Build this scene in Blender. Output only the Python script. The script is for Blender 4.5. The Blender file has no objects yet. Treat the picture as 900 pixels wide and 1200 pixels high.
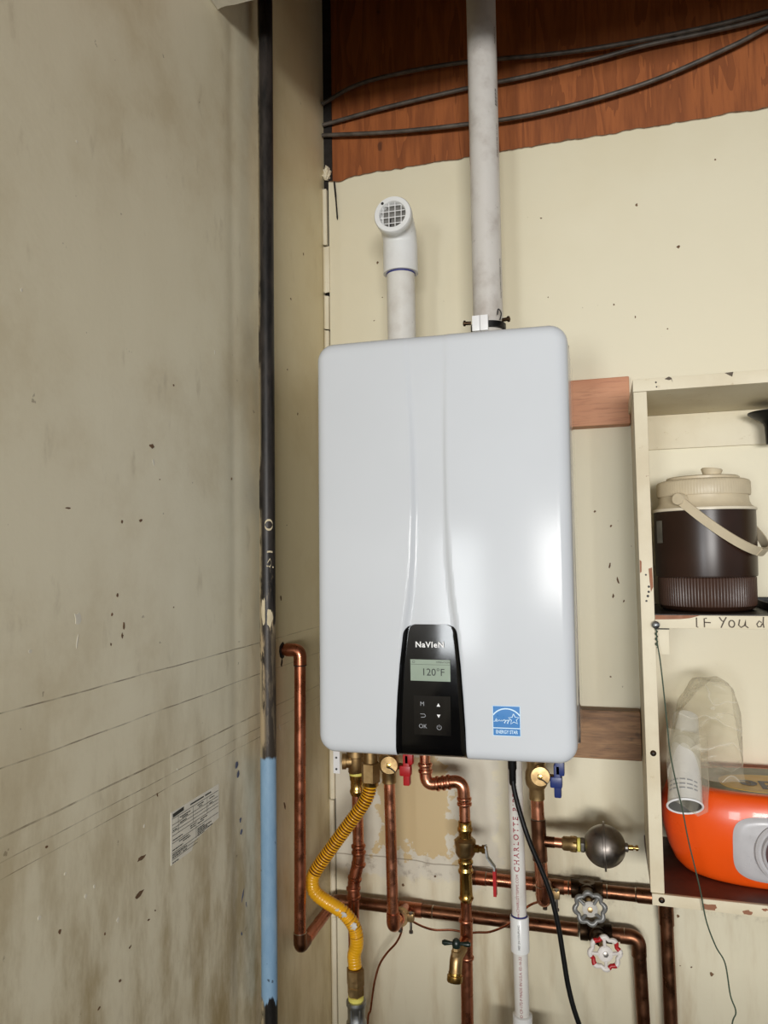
import bpy, bmesh, math, random
from mathutils import Vector, Matrix, noise as mnoise
random.seed(7)
S = bpy.context.scene
COL = S.collection
PI = math.pi

# ------------------------------------------------------------------ camera
FPX, YAW, PITCH, ROLL = 869.0, 0.282762, 0.0554183, -0.0157668
CAM = Vector((0.478188, -1.556402, 0.332543))
fw = Vector((-math.sin(YAW)*math.cos(PITCH), math.cos(YAW)*math.cos(PITCH), math.sin(PITCH)))
rt = Vector((math.cos(YAW), math.sin(YAW), 0)); up = rt.cross(fw)
r2 = math.cos(ROLL)*rt + math.sin(ROLL)*up; u2 = -math.sin(ROLL)*rt + math.cos(ROLL)*up
cd = bpy.data.cameras.new('camera'); cam = bpy.data.objects.new('camera', cd); COL.objects.link(cam)
cam.matrix_world = Matrix(((r2.x, u2.x, -fw.x, CAM.x), (r2.y, u2.y, -fw.y, CAM.y), (r2.z, u2.z, -fw.z, CAM.z), (0, 0, 0, 1)))
cd.sensor_fit = 'VERTICAL'; cd.sensor_height = 36.0; cd.lens = FPX/1200*36; cd.clip_start = 0.02; cd.clip_end = 60
S.camera = cam
# ------------------------------------------------------------------ world and light
W = bpy.data.worlds.new('daylight'); S.world = W; W.use_nodes = True
bg = W.node_tree.nodes['Background']; bg.inputs['Color'].default_value = (0.93, 0.97, 1.0, 1); bg.inputs['Strength'].default_value = 0.40
def area(name, loc, target, sx, sy, power, col):
    l = bpy.data.lights.new(name, 'AREA'); l.shape = 'RECTANGLE'; l.size = sx; l.size_y = sy; l.energy = power; l.color = col
    o = bpy.data.objects.new(name, l); COL.objects.link(o); o.location = loc
    o.rotation_euler = (Vector(target)-Vector(loc)).to_track_quat('-Z', 'Y').to_euler(); return o
area('doorway_daylight_right', (1.34, -5.2, 0.24), (1.34, 0, 0.24), 1.5, 0.60, 168, (1.0, 0.985, 0.955))
area('doorway_daylight_left', (-0.36, -5.2, -0.02), (-0.36, 0, -0.02), 0.62, 0.95, 56, (0.94, 0.98, 1.0))
S.view_settings.view_transform = 'Standard'; S.view_settings.look = 'None'
S.view_settings.gamma = 1.0; S.view_settings.use_curve_mapping = False
S.view_settings.exposure = -0.09

# ------------------------------------------------------------------ materials
def lin(r, g, b):
    f = lambda c: (c/255/12.92) if c/255 <= 0.04045 else ((c/255+0.055)/1.055)**2.4
    return (f(r), f(g), f(b), 1.0)
class G:
    def __init__(s, name):
        s.m = bpy.data.materials.new(name); s.m.use_nodes = True; s.t = s.m.node_tree
        s.b = s.t.nodes['Principled BSDF']; s.o = s.t.nodes['Material Output']; s._c = None
    def n(s, typ, **kw):
        nd = s.t.nodes.new('ShaderNode'+typ)
        for k, v in kw.items():
            if k in nd.bl_rna.properties.keys(): setattr(nd, k, v)
            else: s.put(nd.inputs[k.replace('_', ' ')], v)
        return nd
    def put(s, sock, v):
        if hasattr(v, 'is_linked') or isinstance(v, bpy.types.NodeSocket): s.t.links.new(v, sock)
        else: sock.default_value = v
    def co(s):
        if not s._c: s._c = s.t.nodes.new('ShaderNodeNewGeometry')
        return s._c.outputs['Position']
    def mapped(s, scale=(1, 1, 1), loc=(0, 0, 0)):
        nd = s.t.nodes.new('ShaderNodeMapping'); s.put(nd.inputs['Vector'], s.co())
        nd.inputs['Scale'].default_value = scale; nd.inputs['Location'].default_value = loc; return nd.outputs[0]
    def noise(s, sc, det=4, rough=0.55, vec=None, dist=0.0):
        nd = s.t.nodes.new('ShaderNodeTexNoise'); s.put(nd.inputs['Vector'], vec or s.co())
        nd.inputs['Scale'].default_value = sc; nd.inputs['Detail'].default_value = det
        nd.inputs['Roughness'].default_value = rough; nd.inputs['Distortion'].default_value = dist; return nd.outputs['Fac']
    def ramp(s, fac, a, b, lo=0.0, hi=1.0):
        nd = s.t.nodes.new('ShaderNodeMapRange'); nd.interpolation_type = 'SMOOTHSTEP'
        s.put(nd.inputs['Value'], fac); nd.inputs[1].default_value = a; nd.inputs[2].default_value = b
        nd.inputs[3].default_value = lo; nd.inputs[4].default_value = hi; return nd.outputs[0]
    def math(s, op, a, b=0.0):
        nd = s.t.nodes.new('ShaderNodeMath'); nd.operation = op; s.put(nd.inputs[0], a); s.put(nd.inputs[1], b); return nd.outputs[0]
    def mix(s, fac, a, b, typ='MIX'):
        nd = s.t.nodes.new('ShaderNodeMix'); nd.data_type = 'RGBA'; nd.blend_type = typ
        s.put(nd.inputs[0], fac); s.put(nd.inputs[6], a); s.put(nd.inputs[7], b); return nd.outputs[2]
    def xyz(s):
        nd = s.t.nodes.new('ShaderNodeSeparateXYZ'); s.put(nd.inputs[0], s.co()); return nd.outputs
    def bump(s, h, st=0.3, d=0.002):
        nd = s.t.nodes.new('ShaderNodeBump'); s.put(nd.inputs['Height'], h)
        nd.inputs['Strength'].default_value = st; nd.inputs['Distance'].default_value = d; s.t.links.new(nd.outputs[0], s.b.inputs['Normal'])
    def set(s, **kw):
        for k, v in kw.items(): s.put(s.b.inputs[k.replace('_', ' ')], v)
        return s.m
def simple(name, col, rough=0.5, metal=0.0, var=0.12, sc=40, bump=0.0, coat=0.0):
    g = G(name); f = g.ramp(g.noise(sc, 5), 0.3, 0.7)
    d = tuple(c*(1-var) for c in col[:3])+(1,); e = tuple(min(1, c*(1+var*0.5)) for c in col[:3])+(1,)
    g.set(Base_Color=g.mix(f, d, e), Roughness=g.ramp(g.noise(sc*1.7, 3), 0.2, 0.8, rough*0.85, min(1, rough*1.15)), Metallic=metal)
    if coat: g.set(Coat_Weight=coat, Coat_Roughness=0.04)
    if bump: g.bump(g.noise(sc*4, 4), bump, 0.001)
    return g.m
def worn_paint(name, base, dirt, wood=None, k=0.0):
    g = G(name); c = g.mix(g.ramp(g.noise(9, 6), 0.35, 0.75, 0, 0.35), base, dirt)
    c = g.mix(g.ramp(g.noise(70, 5, 0.65), 0.62, 0.72, 0, 0.5), c, dirt)
    if wood: c = g.mix(g.ramp(g.noise(26, 6, 0.7), 0.70-k, 0.72-k, 0, 1), c, wood)
    g.set(Base_Color=c, Roughness=0.55); g.bump(g.noise(90, 5), 0.25, 0.001); return g.m
def hline(g, z, zc, w, nz, amp):
    return g.math('LESS_THAN', g.math('ABSOLUTE', g.math('ADD', g.math('SUBTRACT', z, zc), g.math('MULTIPLY', g.math('SUBTRACT', nz, 0.5), amp))), w)

M = {}
def mat_wall_back():
    g = G('cream_plaster_paint'); X = g.xyz()
    base, dirt = lin(226, 218, 192), lin(176, 152, 112)
    big, mid = g.noise(2.2, 5), g.noise(11, 6, 0.6)
    st = g.noise(5, 5, 0.6, g.mapped((3.0, 1, 0.5)))
    c = g.mix(g.ramp(big, 0.42, 0.75, 0, 0.28), base, lin(205, 190, 150))
    low = g.ramp(X[2], -0.05, -0.45, 0.0, 0.75)  # dirt grows toward the floor, also painting in the weaker light there
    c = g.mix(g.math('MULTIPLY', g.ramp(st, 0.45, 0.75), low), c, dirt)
    c = g.mix(g.ramp(g.noise(75, 3, 0.5), 0.735, 0.78, 0, 0.5), c, lin(120, 100, 70))
    # peeled patch below the heater: lighter skim coat with a tan island
    nz = g.noise(22, 6, 0.65)
    dx = g.math('DIVIDE', g.math('ABSOLUTE', g.math('SUBTRACT', X[0], 0.06)), 0.21)
    dz = g.math('DIVIDE', g.math('ABSOLUTE', g.math('ADD', X[2], 0.20)), 0.165)
    e = g.math('ADD', g.math('MAXIMUM', dx, dz), g.math('MULTIPLY', g.math('SUBTRACT', nz, 0.5), 0.5))
    c = g.mix(g.ramp(e, 0.98, 0.90, 0, 0.75), c, lin(214, 208, 194))
    dx = g.math('DIVIDE', g.math('ABSOLUTE', g.math('SUBTRACT', X[0], 0.085)), 0.085)
    dz = g.math('DIVIDE', g.math('ABSOLUTE', g.math('ADD', X[2], 0.20)), 0.105)
    e = g.math('ADD', g.math('MAXIMUM', dx, dz), g.math('MULTIPLY', g.math('SUBTRACT', nz, 0.5), 2.0))
    c = g.mix(g.ramp(e, 0.98, 0.92, 0, 0.9), c, lin(205, 180, 132))
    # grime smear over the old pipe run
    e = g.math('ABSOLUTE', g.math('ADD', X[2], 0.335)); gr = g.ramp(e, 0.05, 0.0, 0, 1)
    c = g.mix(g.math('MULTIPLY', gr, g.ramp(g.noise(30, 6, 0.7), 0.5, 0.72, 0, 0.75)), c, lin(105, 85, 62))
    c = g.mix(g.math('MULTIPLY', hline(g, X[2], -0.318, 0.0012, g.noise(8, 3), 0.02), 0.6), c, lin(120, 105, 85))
    g.set(Base_Color=c, Roughness=0.5); h = g.math('ADD', g.math('MULTIPLY', mid, 0.6), g.math('MULTIPLY', g.noise(140, 4), 0.3))
    g.bump(h, 0.18, 0.003); return g.m
def mat_wall_left():
    g = G('dull_cream_wall_paint'); X = g.xyz()
    base, dirt = lin(228, 220, 194), lin(160, 140, 98)
    c = g.mix(g.ramp(g.noise(3.2, 7, 0.65), 0.40, 0.72, 0, 0.62), base, lin(190, 172, 134))
    low = g.ramp(X[2], 0.35, -0.35, 0.05, 0.95)  # lower-wall dirt, strengthened to paint in the dimmer light below
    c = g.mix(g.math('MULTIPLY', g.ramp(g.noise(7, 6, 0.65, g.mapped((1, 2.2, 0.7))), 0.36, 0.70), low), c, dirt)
    c = g.mix(g.ramp(g.noise(11, 5, 0.6, g.mapped((1, 2.4, 0.9))), 0.60, 0.78, 0, 0.30), c, lin(146, 128, 96))
    c = g.mix(g.ramp(g.noise(60, 3, 0.5), 0.745, 0.78, 0, 0.5), c, lin(98, 80, 56))
    nz = g.noise(5, 3); br = g.ramp(g.noise(18, 3), 0.35, 0.6, 0.15, 0.8)
    for zc, wd in ((0.053, 0.0011), (0.0285, 0.0006), (0.1216, 0.0008), (0.1768, 0.0008), (0.012, 0.0005)):
        c = g.mix(g.math('MULTIPLY', hline(g, X[2], zc, wd, nz, 0.006), br), c, lin(112, 98, 74))
    # yellowed band towards the corner
    c = g.mix(g.ramp(X[1], -0.36, -0.26, 0, 0.5), c, lin(226, 206, 156))
    g.set(Base_Color=c, Roughness=0.45)
    g.bump(g.math('ADD', g.noise(6, 5), g.math('MULTIPLY', g.noise(120, 4), 0.15)), 0.22, 0.006); return g.m
def mat_timber(name, a, b, knots, axis, sc=1.0, rough=0.6):
    g = G(name); s = [14*sc]*3; s[axis] = 1.2*sc
    w = g.noise(1.6, 6, 0.6, g.mapped(tuple(s)), 0.6)
    f = g.noise(9, 4, 0.6, g.mapped(tuple(q*1.5 for q in s)))
    c = g.mix(g.ramp(w, 0.3, 0.7), a, b)
    c = g.mix(g.ramp(f, 0.5, 0.75, 0, 0.5), c, knots)
    c = g.mix(g.ramp(g.noise(11*sc, 3), 0.66, 0.74, 0, 0.65), c, knots)
    g.set(Base_Color=c, Roughness=rough); g.bump(f, 0.3, 0.001); return g.m
def mat_sheathing():
    g = G('orange_brown_sheathing'); X = g.xyz()
    w = g.noise(3.2, 3, 0.5, g.mapped((7, 1, 0.8)), 0.4)
    st = g.math('FRACT', g.math('MULTIPLY', w, 5.0))
    c = g.mix(g.ramp(st, 0.0, 1.0), lin(134, 72, 30), lin(160, 90, 42))
    c = g.mix(g.ramp(g.noise(60, 4, 0.6, g.mapped((3, 1, 0.25))), 0.45, 0.7, 0, 0.4), c, lin(110, 54, 20))
    c = g.mix(g.ramp(g.noise(16, 2, 0.4), 0.72, 0.76, 0, 0.7), c, lin(60, 28, 12))
    g.set(Base_Color=c, Roughness=0.6); g.bump(g.noise(60, 4, 0.6, g.mapped((3, 1, 0.3))), 0.3, 0.001); return g.m
def mat_copper(name, a, b, rough, metal=1.0, sc=18):
    g = G(name); f = g.ramp(g.noise(sc, 6, 0.62), 0.35, 0.7)
    g.set(Base_Color=g.mix(f, a, b), Metallic=metal, Roughness=g.ramp(g.noise(sc*2.2, 4), 0.3, 0.75, rough*0.75, rough*1.5)); return g.m
def mat_black_pipe():
    g = G('black_iron_with_paint'); X = g.xyz(); nz = g.noise(18, 6, 0.7, g.mapped((1, 1, 0.35)))
    n2 = g.noise(30, 6, 0.7, g.mapped((1.6, 1.6, 0.4)))
    c = g.mix(g.ramp(n2, 0.35, 0.7), lin(22, 20, 19), lin(56, 50, 46))
    # cream wall paint smeared on its side
    side = g.ramp(X[0], -0.086, -0.096, 0, 1)
    c = g.mix(g.math('MULTIPLY', side, g.ramp(nz, 0.42, 0.5, 0, 1)), c, lin(188, 172, 140))
    # bare scraped band
    z1 = g.math('ABSOLUTE', g.math('SUBTRACT', X[2], 0.10))
    e = g.math('ADD', z1, g.math('MULTIPLY', g.math('SUBTRACT', nz, 0.5), 0.5))
    c = g.mix(g.math('MULTIPLY', g.ramp(e, 0.14, 0.08, 0, 0.9), g.ramp(g.noise(26, 6, 0.75, g.mapped((2.2, 2.2, 0.3))), 0.45, 0.53)), c, lin(178, 158, 126))
    c = g.mix(g.math('MULTIPLY', g.ramp(X[0], -0.088, -0.082, 0, 1), g.ramp(g.math('ABSOLUTE', g.math('SUBTRACT', X[2], 0.08)), 0.14, 0.1, 0, 0.8)), c, lin(60, 52, 44))
    # sky blue paint band
    top = g.ramp(g.math('ADD', X[2], g.math('MULTIPLY', g.math('SUBTRACT', n2, 0.5), 0.03)), -0.014, -0.020)
    bot = g.ramp(g.math('ADD', X[2], g.math('MULTIPLY', g.math('SUBTRACT', g.noise(60, 3, 0.6, g.mapped((2, 2, 0.2))), 0.5), 0.05)), -0.422, -0.416)
    bl = g.mix(g.ramp(nz, 0.3, 0.7), lin(116, 150, 180), lin(140, 170, 194))
    bl = g.mix(g.ramp(g.noise(50, 3), 0.69, 0.72, 0, 0.8), bl, lin(50, 56, 66))
    c = g.mix(g.math('MULTIPLY', top, bot), c, bl)
    g.set(Base_Color=c, Roughness=0.42, Specular_IOR_Level=0.3); g.bump(n2, 0.2, 0.001); return g.m
def mat_pvc(name, base, dirt, amt):
    g = G(name); c = g.mix(g.ramp(g.noise(16, 6, 0.6), 0.42, 0.75, 0, amt), base, dirt)
    c = g.mix(g.ramp(g.noise(45, 5, 0.7), 0.64, 0.72, 0, amt), c, lin(110, 104, 96))
    g.set(Base_Color=c, Roughness=0.32); return g.m
def mat_plastic_film():
    g = G('clear_plastic_film'); tr = g.n('BsdfTransparent'); tr.inputs[0].default_value = (0.95, 0.94, 0.90, 1)
    g.set(Base_Color=lin(226, 220, 204), Roughness=0.12)
    rg = g.math('ABSOLUTE', g.math('SUBTRACT', g.noise(9, 2, 0.5, None, 0.6), 0.5)); g.bump(g.ramp(rg, 0.0, 0.12), 0.9, 0.008)
    crease = g.ramp(rg, 0.012, 0.0, 0, 0.28)
    lw = g.n('LayerWeight'); f = g.math('ADD', g.math('MULTIPLY', g.math('POWER', lw.outputs['Facing'], 2.5), 0.60), g.math('ADD', crease, 0.13))
    mx = g.n('MixShader'); g.put(mx.inputs[0], f); g.put(mx.inputs[1], tr.outputs[0]); g.put(mx.inputs[2], g.b.outputs[0])
    g.t.links.new(mx.outputs[0], g.o.inputs[0]); return g.m
def mat_jug():
    g = G('brown_jug_plastic'); c = g.mix(g.ramp(g.noise(14, 4), 0.4, 0.7), lin(42, 26, 18), lin(48, 30, 22))
    g.set(Base_Color=c, Roughness=0.30, Specular_IOR_Level=0.35); return g.m

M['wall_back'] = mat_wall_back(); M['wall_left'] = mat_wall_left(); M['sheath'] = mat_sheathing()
M['concrete'] = simple('grey_concrete', lin(120, 114, 104), 0.8, sc=6)
M['ceil'] = mat_timber('dark_ceiling_boards', lin(92, 60, 36), lin(70, 44, 26), lin(40, 24, 14), 1)
M['enamel'] = simple('white_enamel', lin(208, 212, 217), 0.13, var=0.015, sc=5)
M['enamel'].node_tree.nodes['Principled BSDF'].inputs['Specular IOR Level'].default_value = 0.14
M['casing'] = simple('pale_grey_steel_paint', lin(206, 208, 210), 0.12, var=0.02, sc=6, coat=0.8)
M['black_gloss'] = simple('black_gloss_plastic', lin(7, 7, 8), 0.08, var=0.05, sc=20)
M['black_gloss'].node_tree.nodes['Principled BSDF'].inputs['Specular IOR Level'].default_value = 0.35
M['key'] = simple('black_key_glass', lin(12, 12, 14), 0.05, var=0.05)
M['lcd'] = simple('grey_green_display', lin(150, 166, 150), 0.15, var=0.04, sc=20, coat=0.6)
M['ink'] = simple('dark_ink', lin(46, 50, 48), 0.6, var=0.05)
M['white'] = simple('white_print', lin(240, 240, 240), 0.4, var=0.02)
M['grey_print'] = simple('grey_print', lin(150, 152, 156), 0.4, var=0.02)
M['star_blue'] = simple('sticker_blue', lin(20, 118, 190), 0.3, var=0.04, coat=0.3)
M['pale_print'] = simple('pale_blue_print', lin(205, 232, 250), 0.35, var=0.02)
M['pvc'] = mat_pvc('white_pvc', lin(222, 220, 214), lin(186, 176, 164), 0.5)
M['pvc_dirty'] = mat_pvc('handled_white_pvc', lin(208, 204, 198), lin(160, 148, 138), 0.65)
M['pvc_clean'] = mat_pvc('clean_white_pvc', lin(230, 231, 230), lin(208, 206, 200), 0.3)
M['red_ink'] = simple('red_ink', lin(150, 34, 52), 0.6, var=0.05)
M['black_ink'] = simple('black_ink', lin(38, 36, 36), 0.6, var=0.05)
M['marker'] = simple('brown_marker', lin(92, 80, 66), 0.7, var=0.25, sc=150)
M['purple'] = simple('primer_stain', lin(48, 52, 120), 0.5)
M['copper'] = mat_copper('bright_copper', lin(220, 154, 124), lin(204, 134, 104), 0.26)
M['copper_mid'] = mat_copper('warm_copper', lin(192, 124, 96), lin(168, 104, 76), 0.28)
M['copper_old'] = mat_copper('tarnished_copper', lin(132, 90, 66), lin(104, 70, 52), 0.34)
M['bronze_old'] = mat_copper('dark_bronze', lin(78, 60, 44), lin(46, 36, 28), 0.42)
M['solder'] = mat_copper('solder_joint', lin(196, 186, 170), lin(150, 132, 112), 0.3)
M['brass'] = mat_copper('bright_brass', lin(206, 172, 104), lin(162, 126, 66), 0.2)
M['brass_dull'] = mat_copper('dull_brass', lin(184, 156, 112), lin(146, 118, 78), 0.42)
M['steel'] = mat_copper('bare_steel', lin(150, 146, 140), lin(112, 106, 100), 0.36)
M['steel_dark'] = mat_copper('dark_steel', lin(146, 140, 134), lin(118, 110, 104), 0.38)
M['galv'] = mat_copper('galvanised_iron', lin(186, 188, 188), lin(140, 144, 146), 0.4)
M['yellow'] = simple('yellow_vinyl', lin(232, 170, 26), 0.32, var=0.12, sc=30, coat=0.3)
M['groove'] = simple('grimy_brown_groove', lin(120, 72, 18), 0.5)
M['hub'] = simple('pale_hub_plate', lin(196, 192, 184), 0.5)
M['tape'] = simple('yellow_thread_tape', lin(232, 220, 110), 0.6)
M['tape_grey'] = simple('grey_tag', lin(206, 202, 194), 0.5)
M['red'] = simple('red_plastic', lin(176, 24, 30), 0.4)
M['blue'] = simple('blue_plastic', lin(26, 46, 110), 0.4)
M['green_black'] = simple('dark_green_paint', lin(20, 36, 30), 0.3)
M['wheel_grey'] = simple('grey_cast_wheel', lin(126, 126, 124), 0.4, metal=0.3)
M['wheel_white'] = simple('chipped_white_wheel', lin(222, 216, 210), 0.45)
M['black_rubber'] = simple('black_rubber', lin(8, 8, 9), 0.45)
M['black_rubber'].node_tree.nodes['Principled BSDF'].inputs['Specular IOR Level'].default_value = 0.3
M['cable'] = simple('dusty_black_cable', lin(84, 76, 68), 0.5, var=0.4, sc=50)
M['black_pipe'] = mat_black_pipe()
M['chalk'] = simple('yellowish_chalk', lin(206, 192, 160), 0.8)
M['wood_new'] = mat_timber('reddish_lumber', lin(208, 152, 116), lin(190, 130, 96), lin(140, 84, 58), 0)
M['wood_old'] = mat_timber('weathered_lumber', lin(168, 128, 88), lin(104, 72, 46), lin(48, 34, 24), 0, 1.7)
M['beam'] = mat_timber('rough_brown_beam', lin(120, 66, 38), lin(92, 48, 28), lin(52, 28, 16), 0)
M['shelf'] = worn_paint('worn_cream_paint', lin(224, 214, 188), lin(178, 156, 116), lin(140, 100, 66), 0.0)
M['shelf_back'] = worn_paint('cream_board_paint', lin(226, 217, 192), lin(190, 172, 134))
M['red_board'] = simple('dark_red_board', lin(84, 44, 32), 0.5, var=0.35, sc=20)
M['black_board'] = simple('black_shelf_liner', lin(34, 30, 29), 0.45, var=0.3, sc=20)
M['bare_wood'] = simple('bare_brown_wood', lin(150, 100, 72), 0.7, sc=60)
M['jug'] = mat_jug(); M['jug_base'] = simple('brown_ribbed_plastic', lin(70, 48, 38), 0.38)
M['beige'] = simple('beige_plastic', lin(204, 190, 162), 0.42, var=0.06)
M['cream_lip'] = simple('cream_plastic', lin(222, 212, 190), 0.35, var=0.04)
M['orange'] = simple('orange_plastic', lin(236, 84, 16), 0.3, var=0.06, sc=10, coat=0.2)
M['silver_plastic'] = simple('silver_grey_plastic', lin(188, 186, 188), 0.3, var=0.05)
M['dark_red'] = simple('dark_red_residue', lin(60, 10, 8), 0.3)
M['label_green'] = simple('grey_green_label', lin(112, 112, 88), 0.35, var=0.3, sc=30)
M['label_yellow'] = simple('yellow_label', lin(222, 176, 70), 0.35)
M['label_orange'] = simple('faded_orange_label', lin(206, 120, 84), 0.4)
M['label_blue'] = simple('navy_label', lin(40, 40, 66), 0.4)
M['film'] = mat_plastic_film()
M['roll'] = simple('white_roll_sheet', lin(222, 219, 210), 0.3, var=0.06)
M['roll_in'] = simple('grey_roll_lining', lin(112, 110, 104), 0.5)
M['sticker'] = simple('aged_sticker_paper', lin(232, 228, 214), 0.35, var=0.04)
M['throat'] = simple('grey_pipe_throat', lin(118, 116, 112), 0.6, var=0.25, sc=60)
M['wire_green'] = simple('green_wire', lin(62, 78, 62), 0.5)
M['dark'] = simple('dark_gap', lin(26, 20, 16), 0.8)
M['chip'] = simple('exposed_brown_chip', lin(112, 84, 58), 0.8, var=0.3, sc=80)
M['chip_light'] = simple('fresh_plaster_chip', lin(226, 220, 204), 0.7)
M['blue_smear'] = simple('blue_paint_smear', lin(88, 94, 116), 0.7)

# ------------------------------------------------------------------ geometry helpers
ORG = {}
def O(name, vf, mat, parent=None, smooth=True, mats=None, idx=None, angle=40):
    v, f = vf; L = ORG.get(parent.name, Vector()) if parent else Vector()
    me = bpy.data.meshes.new(name); me.from_pydata([tuple(Vector(p)-L) for p in v], [], f)
    bm = bmesh.new(); bm.from_mesh(me); bmesh.ops.recalc_face_normals(bm, faces=bm.faces); bm.to_mesh(me); bm.free()
    for m in (mats or [mat]): me.materials.append(M[m] if isinstance(m, str) else m)
    if idx: me.polygons.foreach_set('material_index', idx)
    me.update()
    if smooth:
        me.polygons.foreach_set('use_smooth', [True]*len(me.polygons)); me.set_sharp_from_angle(angle=math.radians(angle))
    o = bpy.data.objects.new(name, me); COL.objects.link(o)
    if parent: o.parent = parent; ORG[o.name] = L
    return o
def tag(o, label, cat, group=None):
    o['label'] = label; o['category'] = cat
    if group: o['group'] = group
    return o
def thing(name, label, cat, loc, group=None):
    o = bpy.data.objects.new(name, None); COL.objects.link(o); o.location = loc; o.empty_display_size = 0.03
    ORG[o.name] = Vector(loc); return tag(o, label, cat, group)
def struct(o): o['kind'] = 'structure'; return o
def join(*vfs):
    V, F = [], []
    for v, f in vfs:
        n = len(V); V += [Vector(p) for p in v]; F += [tuple(i+n for i in q) for q in f]
    return V, F
def from_bm(bm):
    bm.verts.index_update(); r = ([v.co.copy() for v in bm.verts], [tuple(v.index for v in f.verts) for f in bm.faces]); bm.free(); return r
def box(x0, x1, y0, y1, z0, z1, bev=0.0, jit=0.0, cuts=0):
    bm = bmesh.new(); bmesh.ops.create_cube(bm, size=1)
    for v in bm.verts: v.co = Vector(((x0+x1)/2+v.co.x*(x1-x0), (y0+y1)/2+v.co.y*(y1-y0), (z0+z1)/2+v.co.z*(z1-z0)))
    if bev: bmesh.ops.bevel(bm, geom=bm.edges[:], offset=bev, segments=2, profile=0.6, affect='EDGES')
    return from_bm(bm)
def fillet(pts, rad, n=8):
    P = [Vector(p) for p in pts]; out = [P[0]]
    R = rad if isinstance(rad, (list, tuple)) else [rad]*len(P)
    for i in range(1, len(P)-1):
        a, b, c = P[i-1], P[i], P[i+1]; d1, d2 = (a-b), (c-b); l1, l2 = d1.length, d2.length; d1 /= l1; d2 /= l2
        t = min(R[i], l1*0.49, l2*0.49)
        p0, p1 = b+d1*t, b+d2*t
        for k in range(n+1):
            s = k/n; out.append(p0*(1-s)**2 + b*2*s*(1-s) + p1*s*s)
    out.append(P[-1]); return out
def spline(pts, n=12):
    P = [Vector(p) for p in pts]; P = [P[0]*2-P[1]]+P+[P[-1]*2-P[-2]]; out = []
    for i in range(1, len(P)-2):
        for k in range(n):
            t = k/n; a, b, c, d = P[i-1], P[i], P[i+1], P[i+2]
            out.append(0.5*((2*b)+(c-a)*t+(2*a-5*b+4*c-d)*t*t+(3*b-a-3*c+d)*t**3))
    out.append(P[-2]); return out
def tube(path, r, seg=20, cap=True, flat=None):
    P = [Vector(p) for p in path]; n = len(P); R = r if isinstance(r, (list, tuple)) else [r]*n
    V, F = [], []; T = []
    for i in range(n):
        t = (P[min(i+1, n-1)]-P[max(i-1, 0)]); T.append(t.normalized() if t.length > 1e-9 else Vector((0, 0, 1)))
    a = Vector((0, 0, 1)) if abs(T[0].z) < 0.9 else Vector((1, 0, 0)); N = (a-T[0]*a.dot(T[0])).normalized()
    for i in range(n):
        N = (N-T[i]*N.dot(T[i])).normalized(); B = T[i].cross(N)
        for k in range(seg):
            th = 2*PI*k/seg; ca, sa = math.cos(th), math.sin(th)
            if flat: ca *= flat[0]; sa *= flat[1]
            V.append(P[i]+(N*ca+B*sa)*R[i])
    for i in range(n-1):
        for k in range(seg):
            k2 = (k+1) % seg; F.append((i*seg+k, i*seg+k2, (i+1)*seg+k2, (i+1)*seg+k))
    if cap: F.append(tuple(range(seg))); F.append(tuple(range((n-1)*seg, n*seg)))
    return V, F
def lathe(prof, at=(0, 0, 0), axis=(0, 0, 1), seg=32, rfun=None):
    A = Vector(axis).normalized(); q = Vector((0, 0, 1)).rotation_difference(A); V, F = [], []; n = len(prof)
    for r, h in prof:
        for k in range(seg):
            th = 2*PI*k/seg; rr = r*(rfun(th, h) if rfun else 1); V.append(Vector(at)+q @ Vector((rr*math.cos(th), rr*math.sin(th), h)))
    for i in range(n-1):
        for k in range(seg):
            k2 = (k+1) % seg; F.append((i*seg+k, i*seg+k2, (i+1)*seg+k2, (i+1)*seg+k))
    if prof[0][0] > 1e-6: F.append(tuple(range(seg)))
    if prof[-1][0] > 1e-6: F.append(tuple(range((n-1)*seg, n*seg)))
    return V, F
def prism(poly, fn, d):
    """poly in 2D -> fn(u,v,h) at h=0 and h=d"""
    n = len(poly); V = [fn(u, v, 0) for u, v in poly]+[fn(u, v, d) for u, v in poly]
    F = [tuple(range(n)), tuple(range(n, 2*n))]+[(i, (i+1) % n, (i+1) % n+n, i+n) for i in range(n)]; return V, F
def text_geo(body, size, bold=0.0, shear=0.0, align='CENTER', space=1.0):
    cu = bpy.data.curves.new('lettering_curve', 'FONT'); cu.body = body; cu.size = size; cu.offset = bold; cu.shear = shear
    cu.align_x = align; cu.align_y = 'CENTER'; cu.resolution_u = 3; cu.space_character = space
    o = bpy.data.objects.new('lettering_tmp', cu); COL.objects.link(o)
    me = o.to_mesh(); r = ([v.co.copy() for v in me.vertices], [tuple(p.vertices) for p in me.polygons]); o.to_mesh_clear()
    bpy.data.objects.remove(o); bpy.data.curves.remove(cu); return r
def lettering(body, size, fn, mat, parent, name='lettering', **kw):
    v, f = text_geo(body, size, **kw); return O(name, ([fn(p.x, p.y) for p in v], f), mat, parent, smooth=False)
def ribbon(pts, w, fn):
    """thin flat stroke following 2D points, placed by fn(u,v)"""
    V, F = [], []; n = len(pts)
    for i in range(n):
        a, b = Vector(pts[max(i-1, 0)]), Vector(pts[min(i+1, n-1)]); t = (b-a).normalized(); nn = Vector((-t.y, t.x))*w/2; p = Vector(pts[i])
        V += [fn(*(p+nn)), fn(*(p-nn))]
    F = [(2*i, 2*i+1, 2*i+3, 2*i+2) for i in range(n-1)]; return V, F
def ring_bulge(c, axis, r, w, k=1.18):
    return lathe([(r*0.98, -w), (r*k, -w*0.5), (r*k*1.02, 0), (r*k, w*0.5), (r*0.98, w)], c, axis, 20)

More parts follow.
